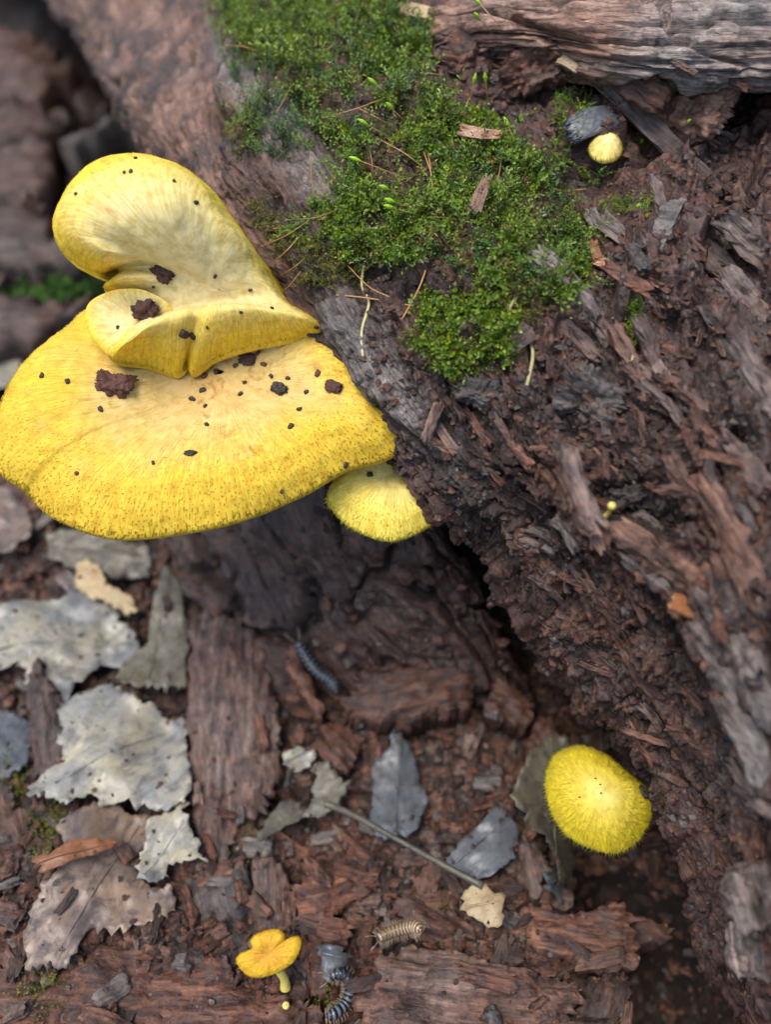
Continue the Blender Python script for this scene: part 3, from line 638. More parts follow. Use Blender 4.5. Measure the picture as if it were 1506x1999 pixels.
# --- sprouting mushroom pins
def pin(px, py, which, h, lean, label):
    p, n, _ = hit(px, py, which); r = empty('mushroom_pin', p); tag(r, label, 'mushroom')
    tipp = p + np.array((lean, -.02, h)); tube('stem', [p - n * .05, p + (tipp - p) * .5 + np.array((.02, 0, 0)), tipp], [.05, .042, .05], M_STEM, r, 8)
    tube('cap', [tipp - np.array((0, 0, .02)), tipp + np.array((lean * .1, 0, .03)), tipp + np.array((lean * .2, 0, .08)), tipp + np.array((lean * .25, 0, .11))], [.052, .075, .06, .01], M_STEM, r, 10)
pin(1181, 1010, 'l', .32, .03, 'yellow pin mushroom sprouting from black crumbly wood on the log')

# ================================================================== WOOD PIECES, LEAVES
def cdt(poly, inner):
    n = len(poly); pts = [Vector(p) for p in poly] + [Vector(p) for p in inner]
    v, e, f, *_ = delaunay_2d_cdt(pts, [], [list(range(n))], 1, 1e-5)
    return np.array([tuple(q) for q in v]), [list(q) for q in f]
def resample(poly, h, jag, r, grain=None):
    out = []; n = len(poly); poly = np.array(poly)
    for i in range(n):
        a, b = poly[i], poly[(i + 1) % n]; L = np.linalg.norm(b - a); k = max(1, int(L / h)); d = (b - a) / (L + 1e-9); nn = np.array((d[1], -d[0]))
        across = 1. if grain is None else abs(d @ np.array((-grain[1], grain[0])))
        for j in range(k):
            p = a + (b - a) * j / k
            if j: p = p + nn * r.normal(0, jag) * (.25 + across)
            out.append(p)
    return np.array(out)
def sheet(name, outline, z, thick, mat, label, category, grain_px=None, h=.12, jag=.04, relief=.06, fold=0., tone=.2, rot_shade=0., pale=0., drape=None, seed=0, group=None, veins=0, gxy=(0, 0), parent=None, smooth=True, zz=None, edge=0., gran=0.):
    """A flat piece cut to an outline seen in the photograph, laid at height z (cm) with real thickness."""
    r = np.random.default_rng(seed + 100); pl = np.array(outline, float); pc = pl.mean(0)
    W = np.array([P(px, py, z + gxy[0] * (px - pc[0]) / 100 + gxy[1] * (py - pc[1]) / 100) for px, py in pl])
    gdir = np.array((1., 0))
    if grain_px is not None:
        A, Bq = P(grain_px[0], grain_px[1], z), P(grain_px[2], grain_px[3], z); gdir = (Bq - A)[:2]; gdir /= np.linalg.norm(gdir)
    cx = W[:, :2].mean(0); Mx = np.array((gdir, (-gdir[1], gdir[0])))
    Lc = (W[:, :2] - cx) @ Mx.T
    pg = resample(Lc, h * .8, jag, r, (1., 0.))
    kk_ = np.c_[pg * 1.1, np.full(len(pg), seed * 2.3)]; pg = pg + jag * 3.2 * np.c_[fbm(kk_, 3), fbm(kk_ + 31, 3)]
    lo, hi = pg.min(0), pg.max(0)
    gx_, gy_ = np.meshgrid(np.arange(lo[0], hi[0], h * 1.6), np.arange(lo[1], hi[1], h))
    inn = np.stack([gx_.ravel(), gy_.ravel()], 1) + r.normal(0, h * .12, (gx_.size, 2))
    ins = np.zeros(len(inn), bool); j = len(pg) - 1
    for i in range(len(pg)):
        c = ((pg[i, 1] > inn[:, 1]) != (pg[j, 1] > inn[:, 1])) & (inn[:, 0] < (pg[j, 0] - pg[i, 0]) * (inn[:, 1] - pg[i, 1]) / (pg[j, 1] - pg[i, 1] + 1e-12) + pg[i, 0])
        ins ^= c; j = i
    v, f = cdt(pg, inn[ins])
    # plane through W
    A_ = np.c_[Lc, np.ones(len(Lc))]; co = np.linalg.lstsq(A_, W[:, 2], rcond=None)[0]
    zt = v @ co[:2] + co[2]; wxy = v @ Mx + cx
    if drape is not None:
        zt = ground_low(wxy[:, 0], wxy[:, 1]) + drape
        if zz is not None: zt = zt + zz(wxy)
    q = np.c_[v, np.full(len(v), seed * 1.7)]
    if relief:
        if mat in (MW, MLOG):
            zt = zt + relief * (1.3 * ridged(q * np.array((.35, 2.2, 1)), 3) + .8 * fbm(q * np.array((.7, 1.2, 1)), 3) + .7 * ridged(q * np.array((1., 7., 1)), 2))
        else: zt = zt + relief * 1.6 * fbm(q * .55, 4) + relief * .5 * np.abs(perlin(q * 2))
    if fold: zt = zt + fold * (v[:, 1] ** 2) * .12
    if veins:
        for k in range(-4, 5):
            dd = np.abs((v[:, 0] - k * (hi[0] - lo[0]) / 8) - np.abs(v[:, 1]) * .8); zt = zt + .035 * np.exp(-(dd / .05) ** 2)
        zt = zt + .05 * np.exp(-(v[:, 1] / .05) ** 2)
    if edge:
        db = np.sqrt(((v[:, None, :] - pg[None, ::2, :]) ** 2).sum(2).min(1)); zt = zt - edge * np.exp(-(db / (edge * 1.1)) ** 2)
    if gran:
        q2 = np.c_[v, zt] ; zt = zt + gran * (1.1 * fbm(q2 * .9 + seed, 4) + .55 * (.5 - worley3(q2 * 2.4 + seed)) + .3 * (.5 - worley3(q2 * 6.)))
    nv = len(v); top = np.c_[wxy, zt]; bot = top.copy(); bot[:, 2] -= thick * (1 + .2 * perlin(q * 1.1))
    cnt = {}
    for t in f:
        for a, b in zip(t, t[1:] + t[:1]): cnt[(a, b)] = 1
    Fc = [tuple(t) for t in f] + [tuple(x + nv for x in t[::-1]) for t in f]
    edges = [(a, b) for (a, b) in cnt if (b, a) not in cnt]
    VV = [top, bot]
    if thick > .15:      # broken side faces with a ragged middle ring
        bi = sorted({a for e in edges for a in e}); mp = {a: 2 * nv + i for i, a in enumerate(bi)}
        mid = .5 * (top[bi] + bot[bi]); mid[:, :2] += r.normal(0, .06, (len(bi), 2)); mid[:, 2] += r.normal(0, thick * .1, len(bi)); VV.append(mid)
        for a, b in edges: Fc += [(b, a, mp[a], mp[b]), (mp[b], mp[a], a + nv, b + nv)]
    else:
        for a, b in edges: Fc.append((b, a, a + nv, b + nv))
    VV = np.concatenate(VV); fx = np.concatenate([v, v] + ([v[bi] * 1.02] if thick > .15 else [])); gco = np.c_[fx, VV[:, 2]]
    SHEETS.append((VV, Fc))
    o = mk(name, VV, Fc, mat, parent, attrs={'gco': gco, 'tone': np.full(len(VV), tone), 'rot_shade': np.full(len(VV), rot_shade), 'pale': np.full(len(VV), pale)}, smooth=smooth)
    if parent is None: tag(o, label, category, group)
    return o
SHEETS = []
def midrib(leaf, pts, rad, mat):
    return tube('midrib', pts, rad, mat, leaf, 6)
def on_sheet(px, py, drape):       # a point on a draped leaf
    p = P(px, py, .5); return np.array((p[0], p[1], ground_low(np.array([p[0]]), np.array([p[1]]))[0] + drape))

LEAVES = [
 ('pale_leaf', [(128, 1405), (165, 1375), (205, 1350), (285, 1372), (335, 1402), (372, 1400), (378, 1470), (376, 1578), (320, 1592), (262, 1580), (232, 1588), (205, 1565), (178, 1572), (158, 1592), (85, 1572), (104, 1530), (150, 1505), (128, 1450)], .75, ML_PALE, 'large pale grey-white dead leaf lying beside the long bark slab', (130, 1560, 370, 1400), 1),
 ('pale_leaf', [(315, 1602), (345, 1588), (378, 1584), (384, 1622), (400, 1650), (412, 1692), (378, 1690), (350, 1702), (348, 1728), (310, 1736), (284, 1700), (300, 1650)], .68, ML_PALE, 'small pale dead leaf lobe below the large pale leaf', (300, 1730, 390, 1590), 2),
 ('pale_leaf', [(325, 1098), (340, 1112), (356, 1160), (369, 1212), (366, 1300), (368, 1352), (318, 1362), (270, 1355), (238, 1338), (244, 1288), (290, 1262), (298, 1210), (305, 1160)], .85, ML_OLIVE, 'dead leaf ending in a sharp pale point under the broad mushroom', (300, 1350, 328, 1100), 3),
 ('pale_leaf', [(-60, 1200), (60, 1175), (130, 1150), (205, 1165), (250, 1215), (276, 1272), (245, 1300), (200, 1290), (150, 1335), (128, 1420), (80, 1380), (40, 1300), (-60, 1340)], .72, ML_PALE, 'mottled pale dead leaf with torn edges beyond the upright block', (-50, 1280, 270, 1250), 4),
 ('tan_leaf', [(148, 1098), (175, 1092), (205, 1130), (225, 1160), (262, 1172), (274, 1196), (255, 1206), (215, 1190), (175, 1180), (150, 1140)], 1.0, ML_STRAW, 'curled cream leaf scrap resting on the mottled leaf', (150, 1100, 270, 1200), 5),
 ('tan_leaf', [(165, 1600), (230, 1590), (300, 1600), (296, 1650), (280, 1690), (310, 1740), (350, 1735), (362, 1790), (310, 1810), (270, 1820), (200, 1830), (170, 1900), (95, 1905), (92, 1840), (120, 1740), (165, 1690), (150, 1640)], .55, ML_TAN, 'crinkled tan and grey dead leaf spread over the litter', (150, 1880, 290, 1610), 6),
 ('grey_leaf', [(720, 1602), (722, 1540), (732, 1490), (760, 1470), (775, 1418), (795, 1440), (812, 1490), (836, 1540), (828, 1602), (800, 1640), (768, 1652), (738, 1630)], .5, ML_GREY, 'blue-grey wet leaf standing among red crumbs', (770, 1640, 785, 1430), 7),
 ('grey_leaf', [(868, 1690), (900, 1640), (950, 1600), (985, 1590), (1010, 1630), (1000, 1690), (960, 1720), (915, 1725)], .5, ML_GREY, 'blue-grey wet leaf beside the thin leaf stalk', (880, 1700, 1000, 1600), 8),
 ('olive_leaf', [(985, 1585), (1005, 1530), (1030, 1482), (1062, 1458), (1098, 1455), (1120, 1500), (1115, 1560), (1122, 1620), (1126, 1680), (1108, 1720), (1072, 1748), (1080, 1690), (1050, 1650), (1010, 1625)], 1.5, ML_OLIVE, 'drab olive dead leaf behind the lemon mushroom', (1075, 1740, 1070, 1460), 9),
 ('straw_leaf', [(890, 1772), (912, 1755), (935, 1745), (962, 1762), (970, 1800), (955, 1818), (918, 1806), (896, 1795)], .95, ML_STRAW, 'small beige leaf fragment at the end of the stalk', (895, 1790, 965, 1780), 10),
 ('grey_leaf', [(628, 1862), (650, 1850), (676, 1856), (690, 1880), (668, 1900), (655, 1925), (640, 1918), (642, 1890)], .75, ML_GREY, 'small blue-grey leaf scrap beside the coiled millipede', (635, 1870, 680, 1880), 11),
 ('grey_leaf', [(-80, 720), (0, 690), (45, 705), (40, 745), (-10, 775), (-80, 790)], .9, ML_PALE, 'pale leaf far back on the floor left of the broad cap', (-60, 740, 40, 720), 12),
 ('tan_leaf', [(-60, 960), (20, 950), (60, 1000), (70, 1060), (20, 1085), (-60, 1080)], .7, ML_TAN, 'brownish flat dead leaf just under the broad cap rim', (-50, 1000, 60, 1060), 13),
 ('grey_leaf', [(-60, 1395), (20, 1380), (62, 1420), (70, 1500), (20, 1530), (-60, 1520)], .55, ML_GREY, 'dull blue-grey leaf behind the upright block', (-50, 1400, 50, 1520), 14),
 ('tan_leaf', [(90, 1040), (180, 1035), (240, 1060), (300, 1070), (290, 1120), (220, 1130), (140, 1110), (95, 1090)], .6, ML_OLIVE, 'dark olive leaf in the shade of the broad cap', (95, 1070, 290, 1090), 15),
 ('grey_leaf', [(560, 1478), (590, 1462), (618, 1475), (610, 1500), (580, 1512), (555, 1505)], .85, ML_PALE, 'tiny whitish leaf scrap beyond the stalked leaf', (560, 1500, 610, 1470), 16),
 ('orange_leaf', [(120, 1700), (170, 1676), (230, 1668), (262, 1672), (225, 1692), (165, 1712), (128, 1722)], .95, ML_ORANGE, 'rusty orange splintered leaf stalk on the crinkled tan leaf', (125, 1715, 260, 1670), 17),
 ('grey_leaf', [(1060, 1690), (1100, 1700), (1120, 1740), (1090, 1760), (1050, 1750)], .6, ML_GREY, 'grey leaf scrap under the tip of the olive leaf', (1055, 1750, 1110, 1700), 18)]
for nm, ol, dr, mt, lb, gp, sd_ in LEAVES:
    lf = sheet(nm, ol, .6, .03, mt, lb, 'leaf', gp, h=.09, jag=.045, relief=.15, fold=.12 if sd_ % 2 else -.06, drape=dr - .12, seed=sd_, veins=1)
    T_ = BVHTree.FromPolygons([tuple(q) for q in SHEETS[-1][0]], SHEETS[-1][1]); pts_ = []
    for f_ in np.linspace(.04, .96, 7):
        q = on_sheet(gp[0] + (gp[2] - gp[0]) * f_, gp[1] + (gp[3] - gp[1]) * f_, 3.); hh = T_.ray_cast(Vector(q), Vector((0, 0, -1)))
        if hh[0] is not None: pts_.append(np.array(hh[0]) + np.array((0, 0, .012)))
    if len(pts_) >= 3: midrib(lf, pts_, np.linspace(.035, .012, len(pts_)), mt)
# leaf remnant with its long stalk
lf = sheet('stalked_leaf', [(505, 1655), (530, 1600), (570, 1568), (600, 1590), (622, 1560), (610, 1500), (640, 1492), (672, 1540), (690, 1530), (668, 1580), (640, 1602), (590, 1612), (545, 1636)], .6, .03, ML_OLIVE, 'torn olive leaf remnant with a long pale stalk', 'leaf', (510, 1650, 650, 1580), h=.09, relief=.12, drape=.85, seed=31)
tube('stalk', [on_sheet(640, 1580, .9), on_sheet(690, 1605, 1.05), on_sheet(760, 1650, 1.1), on_sheet(850, 1705, 1.05), on_sheet(930, 1752, .95)], [.09, .075, .065, .07, .085], ML_OLIVE, lf, 8)

SLABS = [  # name, outline, z, thick, grain, tone, rot, pale, label
 ('bark_slab', [(362, 1215), (395, 1200), (430, 1188), (470, 1205), (512, 1232), (530, 1320), (545, 1420), (532, 1540), (505, 1590), (455, 1630), (430, 1700), (408, 1690), (392, 1620), (372, 1560), (364, 1400)], 1.0, .7, (430, 1200, 430, 1680), .45, .05, .05, 'long upright slab of purple-brown bark beside the pale leaf'),
 ('wood_block', [(690, 1320), (720, 1298), (800, 1285), (900, 1275), (935, 1300), (925, 1345), (880, 1380), (800, 1392), (720, 1395), (680, 1370)], 1.6, .8, (690, 1350, 930, 1310), .1, .05, .0, 'split red-brown wood block lying crosswise below the log flank'),
 ('wood_block', [(60, 1300), (85, 1290), (108, 1340), (122, 1390), (128, 1470), (100, 1505), (60, 1515), (48, 1440), (55, 1370)], 1.3, .9, (85, 1290, 95, 1510), .5, .15, .0, 'upright dark wood block among the pale leaves'),
 ('wood_block', [(-60, 1555), (20, 1540), (60, 1590), (95, 1680), (100, 1750), (60, 1780), (-60, 1790)], 1.2, .9, (10, 1545, 80, 1760), .3, .0, .1, 'rough reddish wood block next to the crinkled tan leaf'),
 ('charred_chip', [(355, 1715), (420, 1702), (480, 1690), (492, 1740), (500, 1800), (440, 1810), (375, 1790), (360, 1750)], .9, .35, (420, 1700, 440, 1810), 1., .35, .0, 'blue-black fibrous wood chip under the bark slab end'),
 ('wood_chip', [(492, 1692), (540, 1680), (570, 1700), (580, 1760), (565, 1815), (510, 1815), (495, 1760)], 1.0, .35, (530, 1685, 535, 1810), .5, .0, .12, 'grey-brown wood chip behind the tiny orange mushroom'),
 ('charred_chip', [(405, 1800), (460, 1795), (490, 1830), (486, 1880), (440, 1900), (415, 1860)], .9, .3, (415, 1800, 470, 1890), 1., .55, .0, 'black wood chip left of the tiny orange mushroom'),
 ('crumbly_mound', [(-80, 1905), (60, 1890), (150, 1860), (230, 1835), (330, 1850), (430, 1880), (480, 1925), (560, 1935), (640, 1985), (700, 2200), (500, 2330), (200, 2300), (-80, 2380), (-260, 2200), (-230, 2000)], 1.5, 1.6, (0, 1950, 600, 1960), .05, .0, .0, 'broad crumbly mound of red rotten wood under the tiny orange mushroom'),
 ('wood_block', [(712, 1905), (740, 1870), (800, 1850), (860, 1862), (960, 1880), (1080, 1895), (1140, 1940), (1120, 2000), (1050, 2060), (720, 2060), (700, 1960)], 1.7, 1.4, (710, 1900, 1130, 1950), .4, .05, .15, 'weathered grey-brown grained wood block beside the coiled millipede'),
 ('wood_block', [(1000, 1790), (1060, 1765), (1140, 1775), (1220, 1760), (1262, 1800), (1245, 1870), (1160, 1885), (1090, 1875), (1030, 1850)], 1.5, 1.2, (1005, 1790, 1255, 1830), .0, .0, .0, 'reddish crumbling wood block below the lemon mushroom'),
 ('wood_chip', [(760, 1752), (800, 1745), (870, 1780), (930, 1815), (960, 1845), (920, 1860), (850, 1850), (790, 1815)], 1.25, .4, (760, 1750, 950, 1850), .2, .0, .05, 'diagonal brown wood chip next to the beige leaf fragment'),
 ('wood_chip', [(575, 1730), (620, 1712), (700, 1720), (735, 1735), (700, 1765), (640, 1782), (585, 1770)], 1.15, .4, (575, 1755, 730, 1735), .1, .0, .0, 'flat red-brown chip behind the leaf stalk'),
 ('wood_block', [(575, 1790), (640, 1778), (690, 1800), (672, 1850), (610, 1855), (580, 1830)], 1.2, .6, (580, 1800, 690, 1830), .0, .0, .0, 'lumpy red wood block right of the tiny orange mushroom'),
 ('wood_block', [(1150, 1905), (1200, 1880), (1240, 1900), (1235, 1980), (1190, 2040), (1120, 2040)], 1.3, 1.0, (1200, 1885, 1150, 2030), .5, .2, .05, 'dark splintered wood block beside the black hollow'),
 ('wood_chip', [(1000, 1650), (1025, 1640), (1075, 1690), (1070, 1740), (1040, 1745), (1010, 1720)], 1.0, .4, (1015, 1645, 1050, 1745), .5, .0, .15, 'pale splintered chip beside the olive leaf tip'),
 ('wood_chip', [(556, 1268), (575, 1262), (600, 1310), (640, 1370), (622, 1378), (590, 1340)], 1.5, .25, (560, 1265, 635, 1375), .2, .0, .15, 'slim brown splinter alongside the outstretched millipede'),
 ('wood_block', [(630, 1400), (690, 1395), (710, 1440), (700, 1500), (650, 1490), (620, 1450)], .9, .6, (630, 1420, 700, 1480), .0, .0, .0, 'rusty wood block between the bark slab and the blue-grey leaf'),
 ('wood_block', [(1040, 1400), (1075, 1390), (1095, 1430), (1085, 1470), (1050, 1465)], 1.2, .6, (1050, 1400, 1080, 1465), .0, .0, .0, 'stubby red-brown block behind the olive leaf top'),
 ('wood_block', [(960, 1340), (1010, 1325), (1040, 1355), (1030, 1400), (985, 1410), (955, 1385)], 1.3, .6, (965, 1345, 1030, 1400), .0, .0, .0, 'orange-brown block in the dark gap under the log'),
 ('wood_chip', [(1195, 1500 + 280), (1215, 1770), (1300, 1800), (1310, 1830), (1250, 1825)], .9, .5, (1195, 1780, 1300, 1825), .0, .2, .0, 'dark red chip in the shade at the log foot'),
 # far background behind the upper lobe
 ('far_wood_block', [(-80, 90), (40, 60), (110, 95), (135, 140), (90, 190), (-80, 200)], 3.0, 3.4, (-80, 140, 130, 120), .0, .0, .0, 'rusty brown wood block far behind, highest in the dark hollow beside the log'),
 ('far_wood_block', [(-80, 200), (60, 190), (120, 215), (90, 270), (-80, 280)], 2.2, 2.4, (-80, 240, 110, 230), .3, .3, .0, 'dark wood block far behind, just below the rusty one'),
 ('far_branch', [(110, 262), (180, 238), (280, 218), (285, 232), (190, 258), (115, 282)], 3.2, .9, (110, 272, 285, 225), .9, .0, .1, 'grey broken branch piece far behind the rounded mushroom lobe'),
 ('far_wood_block', [(-80, 290), (60, 275), (100, 310), (98, 370), (50, 395), (-80, 390)], 2.0, 2.4, (-80, 330, 95, 330), .35, .0, .12, 'pinkish brown wood block far behind, left of the rounded lobe'),
 ('far_wood_block', [(-80, 405), (50, 390), (92, 420), (95, 455), (40, 470), (-80, 470)], 1.8, 2.0, (-80, 430, 95, 430), .3, .1, .0, 'purple-brown wood block far behind, above the grey plank'),
 ('far_plank', [(-80, 485), (60, 465), (135, 468), (140, 490), (60, 512), (-80, 525)], 1.7, 1.2, (-80, 505, 140, 480), .9, .0, .22, 'pale grey plank piece far behind the rounded lobe'),
 ('far_wood_block', [(-80, 590), (60, 575), (130, 590), (125, 635), (60, 665), (-80, 670)], 1.7, 1.8, (-80, 630, 130, 610), .35, .0, .0, 'brown wood block far behind, touching the mossy clump'),
 ('far_wood_block', [(180, 270), (300, 262), (330, 310), (300, 360), (190, 350)], 1.4, 1.8, (180, 300, 330, 320), .1, .35, .0, 'shadowy wood block behind the top of the rounded lobe'),
 ('far_wood_block', [(130, 100), (190, 150), (215, 215), (150, 215), (125, 160)], 2.0, 2.4, (130, 110, 210, 210), .1, .4, .0, 'shadowy wood block wedged under the far end of the log')]
for k, (nm, ol, z, th, gp, tn, rt, pa, lb) in enumerate(SLABS):
    far_ = nm.startswith('far'); cen = np.array(ol).mean(0)
    wc = P(cen[0], cen[1], z); gzc = ground_low(wc[None, 0], wc[None, 1])[0]
    th2 = max(th, z - gzc + .15)                      # reach down into the soil
    sheet(nm, ol, z, th2, MW, lb, 'wood' if 'branch' not in nm else 'branch', gp, h=.35 if far_ else .075, jag=.07 if not far_ else .2, relief=.11 if not far_ else .35, tone=tn, rot_shade=min(1, rt + (.5 if far_ else .05)), pale=pa * .5, seed=40 + k, smooth=True,  # far pieces: background shade put into their wood colour
          edge=(.45 if far_ else .22) * (1.6 if 'mound' in nm else 1), gran=.24 if 'mound' in nm else .34 if far_ else .13, gxy=(random.uniform(-.15, .15), random.uniform(-.12, .12)) if not far_ else (0, 0))

# ---------------- pieces lying on / belonging to the log
def chunk_data(seed, L, W, H, nx=10, ny=5, nz=4, rough=.16, boxy=.75, tone=.2, rot_shade=0., pale=0., mat=None, gran=0., name='chunk'):
    """closed lump: a subdivided box rounded off, fibrous along x"""
    r = np.random.default_rng(seed); idx = {}; Vv = []; Fc = []
    def vid(i, j, k):
        if (i, j, k) not in idx: idx[(i, j, k)] = len(Vv); Vv.append((2 * i / nx - 1, 2 * j / ny - 1, 2 * k / nz - 1))
        return idx[(i, j, k)]
    for i in range(nx):
        for j in range(ny): Fc += [(vid(i, j, 0), vid(i, j + 1, 0), vid(i + 1, j + 1, 0), vid(i + 1, j, 0)), (vid(i, j, nz), vid(i + 1, j, nz), vid(i + 1, j + 1, nz), vid(i, j + 1, nz))]
    for i in range(nx):
        for k in range(nz): Fc += [(vid(i, 0, k), vid(i + 1, 0, k), vid(i + 1, 0, k + 1), vid(i, 0, k + 1)), (vid(i, ny, k), vid(i, ny, k + 1), vid(i + 1, ny, k + 1), vid(i + 1, ny, k))]
    for j in range(ny):
        for k in range(nz): Fc += [(vid(0, j, k), vid(0, j, k + 1), vid(0, j + 1, k + 1), vid(0, j + 1, k)), (vid(nx, j, k), vid(nx, j + 1, k), vid(nx, j + 1, k + 1), vid(nx, j, k + 1))]
    A = np.array(Vv); S = A / (np.abs(A) ** 3.).sum(1)[:, None] ** (1 / 3.); B = A * boxy + S * (1 - boxy)
    o = seed * 3.1
    endj = r.normal(0, .13, (ny + 1, nz + 1, 2)); ii = np.round((A[:, 1] + 1) * ny / 2).astype(int); kk = np.round((A[:, 2] + 1) * nz / 2).astype(int)
    B[:, 0] += np.where(A[:, 0] > 0, endj[ii, kk, 0], endj[ii, kk, 1]) * np.abs(A[:, 0]) ** 2 * (1 - gran)
    tap = 1 - .35 * r.random() * (B[:, 0] * r.choice((-1, 1)) * .5 + .5); B[:, 1] *= tap
    D = B * np.array((L, W, H)) * .5; m_ = min(W, H)
    nrm = B / (np.linalg.norm(B, axis=1)[:, None] + 1e-6)
    D += nrm * m_ * (rough * fbm(np.c_[D[:, 0] * .8 / m_ + o, D[:, 1] * 2.2 / m_, D[:, 2] * 2.2 / m_], 3) + gran * (.20 * fbm(D / m_ * 1.7 + o, 4) + .13 * (.5 - worley3(D / m_ * 5 + o))))[:, None]
    D += np.outer(.12 * L * (B[:, 0] ** 2 - .3) * r.normal(0, .5), (0, .4, .8))
    return mesh_data(name, D, Fc, mat or MW, {'gco': D + o, 'tone': np.full(len(D), tone), 'rot_shade': np.full(len(D), rot_shade), 'pale': np.full(len(D), pale)}, gran > 0)
def frame(p, xdir, n, sink=0.):
    x = np.array(xdir, float); n = np.array(n, float); x = x - n * (x @ n); x /= np.linalg.norm(x) + 1e-9; yv = np.cross(n, x)
    M = Matrix(((x[0], yv[0], n[0]), (x[1], yv[1], n[1]), (x[2], yv[2], n[2]))).to_4x4(); M.translation = Vector((np.array(p) - n * sink) * K); return M
def put(name, data, M, parent=None, label=None, category=None, group=None):
    o = bpy.data.objects.new(name, data); COL.objects.link(o)
    if parent is not None:
        o.parent = parent; M = Matrix.Translation(Vector(-ORG[parent.name] * K)) @ M
    o.matrix_local = M
    if label: tag(o, label, category, group)
    return o
def px_dir(px, py, ang, p, n):
    """direction on the surface that looks like angle ang (deg, photo, y down) at that pixel"""
    d = ray(px + 8 * math.cos(math.radians(ang)), py + 8 * math.sin(math.radians(ang)))
    den = d @ n
    q = np.array((0, 0, CAM_H)) + d * (((p - np.array((0, 0, CAM_H))) @ n) / (den if abs(den) > .05 else -.05)); return q - p
GB = dict(boxy=.3)
def piece(name, px, py, Lpx, Wpx, H, ang, which='l', label=None, category='wood', tone=.2, rot_shade=0., pale=0., seed=0, sink=.3, parent=None, mat=None, gran=0., nmix=.5, **kw):
    p, n, dist = hit(px, py, which); vdir = np.array((0, 0, CAM_H)) - p; vdir /= np.linalg.norm(vdir)
    n = n * (1 - nmix) + vdir * nmix * .6 + np.array((0, 0, nmix * .4)); n /= np.linalg.norm(n)
    dep = dist * .97; s = dep / FPX
    if gran: kw.setdefault('boxy', .35)
    dat = chunk_data(seed, Lpx * s, Wpx * s, H, 30 if gran else 12, 24 if gran else 6, 16 if gran else 4, tone=tone, rot_shade=rot_shade, pale=pale, mat=mat, gran=gran, name=name, **kw)
    return put(name, dat, frame(p + n * H * (.5 - sink), px_dir(px, py, ang, p, n), n), parent, label, category)
